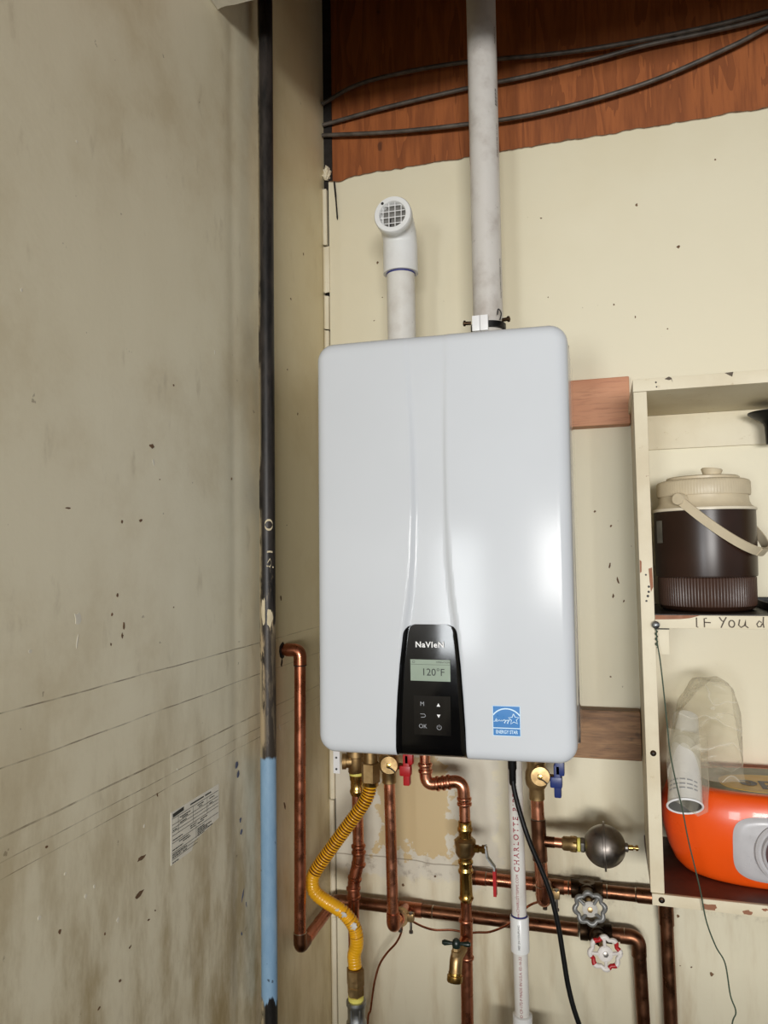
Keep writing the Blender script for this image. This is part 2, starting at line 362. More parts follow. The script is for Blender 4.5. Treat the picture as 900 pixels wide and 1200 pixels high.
# ------------------------------------------------------------------ the room
struct(O('floor', box(-3, 5, -9, 0.3, -1.35, -1.27), 'concrete', smooth=False))
struct(O('ceiling', box(-1.2, 4, -3.6, 0.3, 1.78, 1.84), 'ceil', smooth=False))
XL = -0.1085
# unseen slab added behind the photographer to dim the foot of the walls
struct(O('light_blocker', box(-0.1, 3.2, -2.5, -2.38, -1.27, -0.27), 'concrete', smooth=False))
def wall_left():
    # vertical swelling and shallow trough beside the iron pipe
    ys = [0.12, 0.0, -0.1, -0.2, -0.3, -0.36]+[-0.38-0.006*i for i in range(22)]+[-0.55, -0.7, -0.9, -1.2, -1.8, -2.6]
    zs = [-1.27, -0.6, -0.3, 0.0, 0.3, 0.6, 0.9, 1.2, 1.5, 1.78]
    def off(y, z):
        c = -0.432-0.004*z; d = (y-c)/0.016
        return -0.0016*math.exp(-d*d) + 0.0003*math.exp(-((y-c-0.035)/0.02)**2)
    V = [(XL+off(y, z), y, z) for z in zs for y in ys]; n = len(ys)
    F = [(j*n+i, j*n+i+1, (j+1)*n+i+1, (j+1)*n+i) for j in range(len(zs)-1) for i in range(n-1)]
    nb = len(V); V += [(XL-0.12, y, z) for z in (zs[0], zs[-1]) for y in (ys[0], ys[-1])]
    F += [(0, n-1, nb+1, nb), ((len(zs)-1)*n, nb+2, nb+3, len(zs)*n-1), (nb, nb+1, nb+3, nb+2),
          tuple([j*n for j in range(len(zs))]+[nb+2, nb]), tuple([j*n+n-1 for j in range(len(zs))]+[nb+3, nb+1])]
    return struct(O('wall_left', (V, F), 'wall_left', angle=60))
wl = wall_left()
def wall_back():
    # plaster slab with a ragged top edge over the sheathing
    n = 160; x0, x1 = -0.094, 2.6; V = []; top = 1.1885
    xs = [x0+(1.0-x0)*i/n for i in range(n+1)]+[1.6, x1]
    def rag(x): return top+0.004*(mnoise.noise(Vector((x*22, 0, 3)))+0.6*mnoise.noise(Vector((x*70, 5, 1)))) - (0.008*max(0, 1-abs(x+0.07)/0.04))
    for x in xs:
        t = rag(x); V += [(x, 0, -1.27), (x, 0, t-0.003), (x, 0.003, t), (x, 0.012, t+0.001), (x, 0.012, -1.27)]
    F = []
    for i in range(len(xs)-1):
        for k in range(4): F.append((i*5+k, i*5+k+1, (i+1)*5+k+1, (i+1)*5+k))
    F += [tuple(range(5)), tuple(range((len(xs)-1)*5, len(xs)*5))]
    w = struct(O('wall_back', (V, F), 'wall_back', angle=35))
    O('sheathing', box(-0.2, 2.7, 0.0125, 0.05, -1.27, 1.78), 'sheath', w, smooth=False)
    # grubby torn paper edge along the plaster top
    P = [((x, 0.0035, rag(x)+0.0012)) for x in xs[:n+1]]
    O('torn_edge', tube(P, [0.0016*(0.5+abs(mnoise.noise(Vector((x*40, 2, 2))))*2.2) for x in xs[:n+1]], 6), 'chip', w)
    O('corner_gap_shade', box(-0.1083, -0.0935, 0.0085, 0.0124, -1.27, 1.19), 'dark', w, smooth=False)  # solid dark strips standing in for the shade inside the corner gap
    O('corner_gap_shade', box(-0.1083, -0.0885, 0.0095, 0.0124, 1.19, 1.775), 'dark', w, smooth=False)
    # brittle strips of filler in the corner
    sp = [(1.166, 1.036, 0.0065), (1.030, 0.925, 0.0095), (0.918, 0.842, 0.0075), (0.838, 0.70, 0.007), (0.69, 0.3, 0.0072), (0.298, -0.2, 0.0074), (-0.203, -0.31, 0.0070), (-0.312, -0.45, 0.0075), (-0.452, -1.25, 0.0072)]
    for za, zb, wd in sp:
        pts = [(-0.1075, 0.004), (-0.1075, -0.004), (-0.1075+wd*0.5, -0.0065), (-0.1075+wd*1.5, -0.004), (-0.1075+wd*1.6, 0.004)]
        poly, fn = pts, (lambda u, v, h: (u+0.0008*math.sin(h*60+za*9), v, za-0.002*math.sin(u*900)-h))
        O('corner_filler', prism(poly, fn, za-zb), 'shelf_back', w, smooth=False)
    # lump of torn plaster where the filler stops
    bm = bmesh.new(); bmesh.ops.create_icosphere(bm, subdivisions=3, radius=1)
    for v in bm.verts:
        d = 1+0.5*mnoise.noise(v.co*2.3); v.co = Vector((-0.099+v.co.x*0.009*d, 0.002+v.co.y*0.009*d, 1.205+v.co.z*0.016*d))
    O('torn_plaster', from_bm(bm), 'shelf_back', w, smooth=False)
    # loose splinter hanging from the torn edge
    O('splinter', tube(spline([(-0.079, -0.003, 1.18), (-0.075, -0.005, 1.14), (-0.072, -0.004, 1.09)]), [0.0022]*12+[0.0018]*12+[0.0006], 6), 'dark', w)
    return w
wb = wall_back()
def chips(wall, spots, fn, mat, name):
    G_ = []
    for (a, b, s, el) in spots:
        k = 9; rnd = [random.uniform(0.55, 1.15) for _ in range(k)]; rot = random.uniform(-0.5, 0.5)
        pl = []
        for i in range(k):
            th = 2*PI*i/k; x = math.cos(th)*s*rnd[i]; y = math.sin(th)*s*rnd[i]*el
            pl.append((a+x*math.cos(rot)-y*math.sin(rot), b+x*math.sin(rot)+y*math.cos(rot)))
        G_.append(prism(pl, fn, 0.0006))
    o = O(name, join(*G_), mat, wall, smooth=False); o['kind'] = 'stuff'; return o
fl = lambda u, v, h: (XL-0.0002+h, u, v)
fb = lambda u, v, h: (u, 0.0002-h, v)
chips(wl, [(-0.674, 0.484, 0.008, 0.5), (-0.735, 0.2456, 0.003, 1.6), (-0.7386, 0.233, 0.0025, 1.5), (-0.7594, 0.2617, 0.0025, 1), (-0.7485, 0.285, 0.0025, 1),
           (-0.6973, -0.0593, 0.010, 0.32), (-0.7009, -0.1032, 0.010, 0.34), (-0.848, -0.0798, 0.0028, 1), (-0.761, 0.225, 0.002, 1), (-0.74, 0.378, 0.0022, 1),
           (-0.84, 0.39, 0.006, 0.25), (-0.70, 0.381, 0.004, 0.5), (-0.445, 0.46, 0.002, 1.5), (-0.655, 0.44, 0.0015, 1), (-0.77, -0.12, 0.002, 1),
           (-0.72, -0.16, 0.003, 0.6), (-0.68, -0.145, 0.003, 0.5), (-0.665, -0.14, 0.002, 0.5), (-0.74, -0.19, 0.003, 0.6), (-0.78, -0.2, 0.003, 0.6), (-0.66, 0.01, 0.0015, 2),
           (-0.87, 0.02, 0.002, 1), (-0.62, 0.26, 0.0018, 0.6), (-0.62, 0.58, 0.002, 1), (-0.29, 0.43, 0.002, 1), (-0.22, 0.39, 0.0015, 1), (-0.31, 0.22, 0.005, 0.6),
           (-0.25, 0.25, 0.003, 2), (-0.24, -0.14, 0.003, 3), (-0.3, -0.23, 0.0035, 0.6), (-0.21, 0.7, 0.002, 1), (-0.16, 0.62, 0.002, 2), (-0.19, 0.85, 0.003, 1), (-0.12, 0.97, 0.003, 1)], fl, 'chip', 'paint_chips')
chips(wl, [(-0.67, 0.462, 0.0035, 1.4), (-0.822, 0.262, 0.006, 1.5), (-0.823, 0.235, 0.0018, 6), (-0.8975, 0.234, 0.003, 0.9), (-0.915, 0.62, 0.002, 1), (-0.83, 0.83, 0.0018, 1),
           (-0.84, -0.02, 0.002, 1), (-0.69, -0.02, 0.0025, 1), (-0.805, -0.06, 0.003, 1.2), (-0.79, -0.055, 0.002, 1.5), (-0.745, -0.115, 0.0028, 1.2), (-0.88, -0.05, 0.003, 0.8), (-0.61, 0.03, 0.002, 1), (-0.5, 0.66, 0.0015, 2), (-0.26, 0.01, 0.002, 4)], fl, 'chip_light', 'plaster_chips')
chips(wl, [(-0.431, -0.013, 0.005, 1.4), (-0.427, -0.028, 0.0045, 1.5), (-0.419, -0.105, 0.0035, 1.2), (-0.4165, -0.126, 0.004, 1.3), (-0.412, -0.23, 0.002, 5), (-0.4, -0.25, 0.002, 3), (-0.417, -0.29, 0.0018, 2)], fl, 'blue_smear', 'paint_smears')
chips(wb, [(0.646, 0.9336, 0.0040, 1.0), (0.125, 0.623, 0.003, 0.8), (0.57, 1.03, 0.0025, 1.6), (0.38, 1.03, 0.0025, 0.7), (0.52, 0.83, 0.0025, 0.7), (0.62, 0.77, 0.002, 0.8), (0.56, 0.80, 0.0016, 2), (0.72, 1.1, 0.002, 1),
           (0.03, 0.9, 0.002, 0.6), (0.01, 0.85, 0.002, 0.6), (0.47, 0.41, 0.0025, 1.2), (0.5, 0.38, 0.002, 2), (0.51, 0.27, 0.002, 4), (0.52, 0.23, 0.002, 1.5), (0.49, 0.08, 0.002, 1), (0.5, 0.24, 0.002, 3), (0.495, 0.30, 0.0018, 5),
           (0.52, -0.03, 0.0018, 1), (0.585, -0.46, 0.002, 1), (0.60, -0.462, 0.0015, 0.7), (0.62, -0.462, 0.002, 1), (0.655, -0.47, 0.004, 1), (0.60, -0.37, 0.003, 1.3), (0.53, -0.455, 0.0022, 0.8), (0.02, 0.98, 0.003, 1.2), (0.39, 0.86, 0.0015, 1), (0.055, -0.37, 0.004, 0.8), (0.125, -0.345, 0.003, 1.0)], fb, 'chip', 'paint_chips')

# beam end over the left wall
bmr = thing('ceiling_beam', 'rough brown beam with white-painted underside crossing above the left wall', 'beam', (-0.1085, -0.509, 1.243))
O('timber', box(XL+0.0005, 3.2, -0.532, -0.486, 1.2455, 1.777, 0.003), 'beam', bmr, smooth=False)  # unseen upper part stretched to the ceiling to keep light off the wall top
def ragged_plate():
    n = 40; V = []; xs = [XL+0.001+3.2*i/n*(i/n) for i in range(n+1)]
    for x in xs:
        a = -0.524+0.005*mnoise.noise(Vector((x*60, 1, 1))); b = -0.490+0.003*mnoise.noise(Vector((x*60, 4, 1)))
        V += [(x, a, 1.2430), (x, b, 1.2430), (x, b, 1.2458), (x, a, 1.2458)]
    F = [(i*4+k, i*4+(k+1) % 4, (i+1)*4+(k+1) % 4, (i+1)*4+k) for i in range(n) for k in range(4)]+[(0, 1, 2, 3), (n*4, n*4+1, n*4+2, n*4+3)]
    return V, F
O('white_paint', ragged_plate(), 'chip_light', bmr, smooth=False)

# printed sticker on the left wall
st = thing('wall_sticker', 'small printed paper sticker with a ruled table on the left wall', 'sticker', (XL, -0.56, -0.097))
sy0, sy1, sz0, sz1 = -0.6274, -0.4925, -0.0965, -0.0245
O('paper', prism([(sy0, sz0), (sy0+0.055, sz0), (sy0+0.062, sz0+0.011), (sy0+0.108, sz0+0.016), (sy1, sz0+0.02), (sy1, sz1), (sy0, sz1)], fl, 0.0008), 'sticker', st, smooth=False)
fs = lambda u, v: (XL+0.0012, u, v)
Ln = []
for z in (-0.034, -0.0425, -0.0475, -0.0525, -0.0575, -0.0675, -0.0810, -0.0855, -0.0900):
    e = sy1-0.003 if z > -0.07 else sy0+0.07
    Ln.append(ribbon([(sy0+0.002, z), (e, z)], 0.0006, fs))
for y in (sy0+0.018, sy0+0.058, sy0+0.098): Ln.append(ribbon([(y, -0.0345), (y, -0.0575)], 0.0006, fs))
Ln.append(ribbon([(sy0+0.066, -0.0575), (sy0+0.066, -0.083)], 0.0006, fs))
random.seed(3)
for z, a, b in ((-0.038, .022, .05), (-0.0405, .028, .044), (-0.037, .07, .088), (-0.04, .074, .083), (-0.038, .105, .12), (-0.0455, .022, .04), (-0.0455, .105, .115), (-0.0505, .004, .014), (-0.0605, .05, .064), (-0.0605, .078, .098),
                (-0.0635, .05, .064), (-0.0635, .07, .088), (-0.064, .004, .03), (-0.0705, .02, .046), (-0.0735, .03, .05), (-0.071, .07, .09), (-0.0735, .07, .11), (-0.076, .07, .1), (-0.0785, .07, .115), (-0.081, .07, .09), (-0.0775, .003, .03), (-0.0835, .003, .04), (-0.0875, .003, .025), (-0.088, .03, .04), (-0.0945, .003, .02)):
    x = sy0+a
    while x < sy0+b: w = random.uniform(0.003, 0.007); Ln.append(ribbon([(x, z), (min(x+w, sy0+b), z)], 0.0014, fs)); x += w+0.0012
Ln.append(ribbon([(sy0+0.05, -0.0295), (sy0+0.088, -0.0295)], 0.0020, fs)); Ln.append(ribbon([(sy0+0.092, -0.0295), (sy0+0.11, -0.0295)], 0.0020, fs))
Ln.append(ribbon([(sy0+0.004, -0.0300), (sy0+0.032, -0.0288)], 0.0052, fs))
O('print', join(*Ln), 'ink', st, smooth=False)

# ------------------------------------------------------------------ black iron pipe on the left wall
bp = thing('iron_pipe', 'tall black iron pipe with sky-blue painted lower stretch in front of left wall', 'pipe', (-0.0845, -0.36, -1.27))
PX0, PY0 = -0.0838, -0.36
O('pipe', tube([(PX0+0.0035, PY0, 1.78), (PX0, PY0, 0.4), (PX0-0.0045, PY0, -1.27)], 0.0138, 28), 'black_pipe', bp)
def onpipe(u, v):   # u: angle offset, v: height
    th = -0.85+u; return (PX0+0.0143*math.cos(th), PY0+0.0143*math.sin(th), v)
O('chalk_mark', ribbon([(0.5*math.cos(t), 0.385+0.0085*math.sin(t)) for t in [i*2*PI/20 for i in range(21)]], 0.0035, lambda u, v: onpipe(u-0.1, v)), 'chalk', bp, smooth=False)
O('chalk_mark', ribbon([(-0.35, 0.338), (0.0, 0.3385), (0.35, 0.3375)], 0.003, onpipe), 'chalk', bp, smooth=False)
O('chalk_mark', ribbon([(-0.3, 0.319), (0.0, 0.326), (0.2, 0.318), (0.0, 0.312), (-0.4, 0.3135), (0.5, 0.311)], 0.0024, onpipe), 'chalk', bp, smooth=False)
O('chalk_mark', ribbon([(0.08, 0.318), (0.04, 0.31), (0.06, 0.302)], 0.15, onpipe) if False else ribbon([(0.0, 0.316), (0.04, 0.302)], 0.0024, lambda u, v: onpipe(u, v)), 'chalk', bp, smooth=False)
def blob_on_pipe(z0, z1, a0, a1, seed):
    n = 24; V = []; F = []
    pts = []
    for i in range(n):
        th = 2*PI*i/n; k = 0.75+0.45*mnoise.noise(Vector((math.cos(th)*1.6, math.sin(th)*1.6, seed)))
        pts.append(((a0+a1)/2+(a1-a0)/2*math.cos(th)*k, (z0+z1)/2+(z1-z0)/2*math.sin(th)*k))
    c = ((a0+a1)/2, (z0+z1)/2); V = [onpipe(*c)]
    for s in (0.35, 0.7, 1.0): V += [onpipe(c[0]+(p[0]-c[0])*s, c[1]+(p[1]-c[1])*s) for p in pts]
    F = [(0, 1+i, 1+(i+1) % n) for i in range(n)]
    for j in range(2): F += [(1+j*n+i, 1+j*n+(i+1) % n, 1+(j+1)*n+(i+1) % n, 1+(j+1)*n+i) for i in range(n)]
    return V, F
O('paint_splash', blob_on_pipe(0.205, 0.265, -1.3, -0.5, 1.2), 'chalk', bp); O('paint_splash', blob_on_pipe(0.205, 0.242, -0.6, 0.5, 5.2), 'chalk', bp)

# ------------------------------------------------------------------ overhead cables
for pts, lab in (([(-0.106, -0.006, 1.366), (-0.02, -0.01, 1.392), (0.09, -0.012, 1.398), (0.2317, -0.015, 1.391), (0.40, -0.015, 1.372), (0.53, -0.018, 1.362), (0.70, -0.015, 1.363), (0.86, -0.015, 1.374), (1.3, -0.012, 1.42), (2.6, -0.012, 1.5)], 'topmost dusty black cable sagging across the dark wood above the heater'),
                 ([(-0.106, 0.0, 1.320), (0.05, -0.004, 1.331), (0.2306, -0.006, 1.338), (0.36, -0.008, 1.338), (0.50, -0.010, 1.345), (0.60, -0.012, 1.3525), (0.72, -0.010, 1.356), (0.86, -0.008, 1.366), (1.3, -0.006, 1.41), (2.6, -0.006, 1.49)], 'middle black cable of the three crossing the brown wood'),
                 ([(-0.106, -0.004, 1.2935), (0.03, -0.008, 1.273), (0.13, -0.010, 1.262), (0.2287, -0.012, 1.2545), (0.33, -0.012, 1.250), (0.4155, -0.012, 1.2525), (0.52, -0.012, 1.262), (0.63, -0.012, 1.281), (0.76, -0.012, 1.318), (0.90, -0.010, 1.365), (1.3, -0.008, 1.45), (2.6, -0.008, 1.55)], 'lowest black cable sagging across the orange-brown wood above cream wall')):
    tag(O('cable', tube(spline(pts, 10), 0.0046, 10), 'cable'), lab, 'cable', 'cables along the top of the back wall')

# ------------------------------------------------------------------ mounting boards
mb = thing('mounting_board', 'reddish lumber board between heater and top of shelf unit', 'board', (0.28, -0.019, 0.578)); O('lumber', box(0.02, 0.5425, -0.038, -0.0005, 0.5785, 0.6725, 0.002), 'wood_new', mb, smooth=False)
mb = thing('mounting_board', 'weathered stained lumber board behind the lower edge of the heater', 'board', (0.28, -0.019, -0.0725)); O('lumber', box(0.02, 0.5425, -0.038, -0.0005, -0.0725, 0.0205, 0.002), 'wood_old', mb, smooth=False)

# ------------------------------------------------------------------ tankless water heater
H = thing('tankless_water_heater', 'white wall-hung tankless water heater with black control panel', 'water heater', (0.222, -0.20, 0.0))
HZ0, HZ1 = -0.0035, 0.6990
def hx(u, z): # u in 0..1
    t = (z-HZ0)/(HZ1-HZ0); l = 0.0068+0.0040*t; r = 0.4345+0.0032*t; return l+(r-l)*u
def sm(a, b, x):
    t = max(0, min(1, (x-a)/(b-a))); return t*t*(3-2*t)
def interp(tab, z):
    for (z0, v0), (z1, v1) in zip(tab, tab[1:]):
        if z <= z1: t = sm(z0, z1, z); return v0+(v1-v0)*max(0, (z-z0)/(z1-z0))
    return tab[-1][1]
CL = [(-0.01, 0.1468), (0.05, 0.1480), (0.10, 0.1512), (0.15, 0.1560), (0.21, 0.1640), (0.26, 0.1718), (0.32, 0.1778), (0.40, 0.1812), (0.50, 0.1810), (0.60, 0.1775), (0.71, 0.1728)]
CR = [(-0.01, 0.2612), (0.05, 0.2600), (0.10, 0.2575), (0.15, 0.2545), (0.21, 0.2490), (0.26, 0.2430), (0.32, 0.2385), (0.40, 0.2362), (0.50, 0.2365), (0.60, 0.2390), (0.71, 0.2425)]
def hy(x, z, d):
    u = (x-0.008)/0.428; base = -0.369+0.014*u
    base += 0.006*(2*u-1)**2*0.6
    rf = 0.020
    if d < rf: base += rf-math.sqrt(max(0, rf*rf-(rf-d)**2))
    l, r = interp(CL, z), interp(CR, z); w = 0.0075; deep = 0.0045*sm(0.70, 0.45, z)+0.0015
    inside = sm(l-w*0.4, l+w*0.6, x)*(1-sm(r-w*0.6, r+w*0.4, x))
    return base+deep*inside
def cover():
    Rc = 0.030; nx, nz = 128, 150; V = []; F = []
    us = sorted(set([i/nx for i in range(nx+1)]+[0.002, 0.005, 0.01, 0.99, 0.995, 0.998])); vs = sorted(set([i/nz for i in range(nz+1)]+[0.0015, 0.004, 0.0085, 0.9915, 0.996, 0.9985]))
    w, h = 0.428, HZ1-HZ0
    def pos(u, v):
        a, b = u*w, v*h; ca = max(Rc-a, a-(w-Rc)); cb = max(Rc-b, b-(h-Rc)); d = min(a, w-a, b, h-b)
        if ca > 0 and cb > 0:
            m = max(ca, cb); k = m/math.hypot(ca, cb); ca2, cb2 = ca*k, cb*k
            a = Rc-ca2 if a < w/2 else w-Rc+ca2; b = Rc-cb2 if b < h/2 else h-Rc+cb2; d = Rc-m
        z = HZ0+b; x = hx(a/w, z)
        return (x, hy(x, z, d), z)
    n = len(us)
    for v in vs:
        for u in us: V.append(pos(u, v))
    for j in range(len(vs)-1):
        for i in range(n-1): F.append((j*n+i, j*n+i+1, (j+1)*n+i+1, (j+1)*n+i))
    m = len(vs); loop = [i for i in range(n)]+[j*n+n-1 for j in range(1, m)]+[(m-1)*n+i for i in range(n-2, -1, -1)]+[j*n for j in range(m-2, 0, -1)]
    b0 = len(V); V += [(V[i][0], -0.235, V[i][2]) for i in loop]; k = len(loop)
    F += [(loop[i], loop[(i+1) % k], b0+(i+1) % k, b0+i) for i in range(k)]+[tuple(b0+i for i in range(k))]
    return V, F
O('front_cover', cover(), 'enamel', H, angle=50)
O('casing', box(0.0125, 0.4355, -0.2345, -0.0385, 0.002, 0.694, 0.006), 'casing', H)
O('cover_seam', box(0.0105, 0.4362, -0.2395, -0.2305, 0.006, 0.690, 0.001), 'steel_dark', H)
O('wall_bracket', join(box(-0.062, -0.048, -0.0995, -0.0980, -0.117, 0.03), box(-0.062, 0.03, -0.0995, -0.0980, 0.01, 0.03)), 'white', H, smooth=False)
for z in (-0.085, -0.108): O('bracket_hole', lathe([(0.0022, 0), (0.0022, 0.0008)], (-0.0553, -0.0998, z), (0, -1, 0), 12), 'black_ink', H)
for x, y, r in ((0.119, -0.155, 0.034), (0.285, -0.155, 0.040)):
    O('flue_collar', lathe([(r, 0), (r, 0.03), (r*0.93, 0.034)], (x, y, 0.688), seg=32), 'black_rubber', H)
# control panel
def panel_surface(off, z0, z1, inset, rtop, nz=60, nx=36, rbot=0.0):
    V, F = [], []
    for j in range(nz+1):
        z = z0+(z1-z0)*j/nz; l, r = interp(CL, z)+inset, interp(CR, z)-inset; k = 0
        if z > z1-rtop: q = (z-(z1-rtop))/rtop; k = rtop*(1-math.sqrt(max(0, 1-q*q)))
        for i in range(nx+1):
            x = l+k+(r-l-2*k)*i/nx; V.append((x, hy(x, z, max(0.0, z-HZ0))-off, z))
    n = nx+1
    F = [(j*n+i, j*n+i+1, (j+1)*n+i+1, (j+1)*n+i) for j in range(nz) for i in range(nx)]
    loop = [i for i in range(n)]+[j*n+n-1 for j in range(1, nz+1)]+[nz*n+i for i in range(n-2, -1, -1)]+[j*n for j in range(nz-1, 0, -1)]
    b0 = len(V); V += [(V[i][0], V[i][1]+off+0.001, V[i][2]) for i in loop]; k = len(loop)
    F += [(loop[i], loop[(i+1) % k], b0+(i+1) % k, b0+i) for i in range(k)]; return V, F
CP = O('control_panel', panel_surface(0.0018, -0.0005, 0.2145, -0.0012, 0.016), 'black_gloss', H, angle=50)
def fp(off): return lambda u, v: (u, hy(0.20, v, 1)-off, v)
py = lambda z: hy(0.205, z, 1)
def plate(x0, x1, z0, z1, off, th, slant=0.0):
    f = lambda u, v, h: (u+slant*(v-z0), py(v)-off-h, v+0.0)
    return prism([(x0, z0), (x1, z0), (x1, z1), (x0, z1)], f, th)
O('display', plate(0.1716, 0.2382, 0.1225, 0.1572, 0.0016, 0.0014, 0.0), 'lcd', CP, smooth=False)
O('display_header', plate(0.1722, 0.2376, 0.1490, 0.1494, 0.0031, 0.0002), 'ink', CP, smooth=False)
tp = lambda cx, cz, off: (lambda x, y: (cx+x, py(cz+y)-off, cz+y))
lettering('120°F', 0.0165, tp(0.2095, 0.1365, 0.0034), 'ink', CP, 'display_reading')
lettering('OPERATION', 0.0042, tp(0.2265, 0.1532, 0.0034), 'ink', CP, 'display_lettering')
O('display_icon', join(*[ribbon(p, 0.0005, lambda u, v: (u, py(v)-0.0034, v)) for p in ([(0.1755, 0.1520), (0.1790, 0.1520), (0.1790, 0.1550), (0.1755, 0.1550), (0.1755, 0.1520)],)]), 'ink', CP, smooth=False)
lettering('NaVIeN', 0.0120, (lambda x, y: (0.2048+x*1.12, py(0.1812)-0.0034, 0.1812+y*1.08)), 'white', CP, 'logo', bold=0.00030, space=1.12)
KP = O('keypad', plate(0.1755, 0.2375, 0.0355, 0.0985, 0.0016, 0.0010), 'key', CP, smooth=False)
kt = lambda cx, cz: tp(cx, cz, 0.0032)
lettering('M', 0.0095, kt(0.1905, 0.0850), 'grey_print', CP, 'key_symbol'); lettering('OK', 0.0095, kt(0.1910, 0.0490), 'grey_print', CP, 'key_symbol')
fk = lambda u, v: (u, py(v)-0.0032, v)
O('key_symbol', ribbon([(0.1870, 0.0690), (0.1935, 0.0690), (0.1955, 0.0672), (0.1955, 0.0655), (0.1935, 0.0638), (0.1880, 0.0638)], 0.0009, fk), 'grey_print', CP, smooth=False)
O('key_symbol', ([fk(0.2145, 0.0820), fk(0.2205, 0.0820), fk(0.2175, 0.0872)], [(0, 1, 2)]), 'white', CP, smooth=False)
O('key_symbol', ([fk(0.2145, 0.0690), fk(0.2205, 0.0690), fk(0.2175, 0.0638)], [(0, 1, 2)]), 'white', CP, smooth=False)
O('key_symbol', join(ribbon([(0.2180+0.0036*math.sin(t), 0.0485+0.0036*math.cos(t)) for t in [0.6+i*(2*PI-1.2)/20 for i in range(21)]], 0.0008, fk), ribbon([(0.2180, 0.0485), (0.2180, 0.0530)], 0.0008, fk)), 'grey_print', CP, smooth=False)
# efficiency sticker
sx0, sx1, szb, szt = 0.3056, 0.3484, 0.0405, 0.0872
fe = lambda k: (lambda u, v: (u, hy(0.327, 0.06, 1)-0.0003-0.0003*k+0.020*(u-0.327)*0, v))
def fe3(u, v, h): return (u, hy(u, v, 1)+0.0004-h*2, v)
ES = O('efficiency_sticker', prism([(sx0, szb), (sx1, szb), (sx1, szt), (sx0, szt)], fe3, 0.0006), 'star_blue', H, smooth=False)
yE = hy(0.327, 0.06, 1)-0.0010
f2 = lambda u, v: (u, hy(u, v, 1)-0.0012, v)
mx = (sx0+sx1)/2
arc = [(mx+0.0262*math.sin(t), 0.0568+0.0262*math.cos(t)) for t in [-0.93+1.86*i/24 for i in range(25)]]
frame = [(sx0, szb), (sx1, szb), (sx1, szt), (sx0, szt), (sx0, szb)]
star = []
for i in range(11):
    a = PI/2+0.05+i*PI/5; q = 0.0088 if i % 2 == 0 else 0.0040; star.append((0.3385+q*math.cos(a), 0.0668+q*math.sin(a)))
script = [(0.3068, 0.0628), (0.3098, 0.0632), (0.3120, 0.0655), (0.3112, 0.0672), (0.3098, 0.0655), (0.3102, 0.0634), (0.3128, 0.0630), (0.3142, 0.0652), (0.3148, 0.0634), (0.3162, 0.0654), (0.3172, 0.0634),
          (0.3188, 0.0642), (0.3196, 0.0658), (0.3188, 0.0640), (0.3204, 0.0636), (0.3222, 0.0655), (0.3218, 0.0640), (0.3238, 0.0660), (0.3252, 0.0655), (0.3238, 0.0640), (0.3258, 0.0656), (0.3240, 0.0600), (0.3232, 0.0608), (0.3280, 0.0658), (0.3276, 0.0640), (0.3300, 0.0662), (0.3288, 0.0594), (0.3280, 0.0606), (0.3325, 0.0665)]
O('sticker_print', join(ribbon(arc, 0.0020, f2), ribbon([(sx0, 0.0525), (sx1, 0.0525)], 0.0015, f2), ribbon(star, 0.0012, f2), ribbon(script, 0.0009, f2), *[ribbon([frame[i], frame[i+1]], 0.0009, f2) for i in range(4)]), 'pale_print', ES, smooth=False)
lettering('ENERGY STAR', 0.0068, lambda x, y: f2(mx+x*0.80, 0.0463+y*1.15), 'pale_print', ES, 'lettering', bold=0.00012)

# ------------------------------------------------------------------ flue pipes
ip = thing('intake_pipe', 'short white plastic intake pipe with screened elbow facing forward', 'pipe', (0.119, -0.155, 0.722))
IX, IY = 0.1135, -0.155
O('pipe', tube([(IX, IY, 0.7005), (IX, IY, 0.90)], 0.0282, 40), 'pvc', ip)
O('primer_ring', tube([(IX, IY, 0.8835), (IX, IY, 0.8866)], 0.0290, 40), 'purple', ip)
EZ = 0.9805
def elbow_path():
    P = [(IX, IY, 0.8695), (IX, IY, 0.9000)]; P = [(IX, IY, 0.8865), (IX, IY, 0.9420)]; P += [(IX, IY-0.038*(1-math.cos(t)), 0.9420+0.038*math.sin(t)) for t in [PI/2*i/12 for i in range(1, 13)]]
    P += [(IX+0.001, IY-0.046, EZ), (IX+0.001, IY-0.066, EZ+0.001)]; return P
EP = elbow_path()
O('elbow', tube(EP[:-1], [0.0345]*2+[0.0340]*(len(EP)-4)+[0.0345], 40), 'pvc_clean', ip)
ax = (Vector(EP[-1])-Vector(EP[-3])).normalized(); c0 = Vector(EP[-2])
O('rim', lathe([(0.0245, -0.012), (0.0250, 0.014), (0.0265, 0.0165), (0.0350, 0.0165), (0.0365, 0.014), (0.0365, 0.0), (0.0340, -0.004), (0.0245, -0.012)], c0, ax, 44), 'pvc_clean', ip)
O('throat', lathe([(0.0, 0.0), (0.025, 0.0005)], c0+ax*0.0015, ax, 32), 'throat', ip)
O('throat_mark', box(IX-0.0075, IX-0.0045, c0.y-0.0035, c0.y-0.0025, EZ-0.018, EZ-0.002), 'black_ink', ip, smooth=False)
sideV = ax.cross(Vector((0, 0, 1))).normalized(); upV = sideV.cross(ax)
wires = []
for k in (-0.0165, -0.0045, 0.0075, 0.0190):
    L_ = math.sqrt(0.025**2-k*k)
    a = c0+ax*0.0125
    wires.append(tube([a+sideV*k+upV*L_, a+sideV*k-upV*L_], 0.00085, 6)); wires.append(tube([a+upV*k+sideV*L_, a+upV*k-sideV*L_], 0.00075, 6))
O('screen', join(*wires), 'white', ip)
O('rim_notch', lathe([(0.0028, 0), (0.0028, 0.001)], c0+ax*0.0165-sideV*(-0.0195)*(-1)+upV*0.0235 if False else c0+ax*0.0163+sideV*(0.0195 if sideV.x < 0 else -0.0195)+upV*0.0232, ax, 10), 'black_ink', ip)

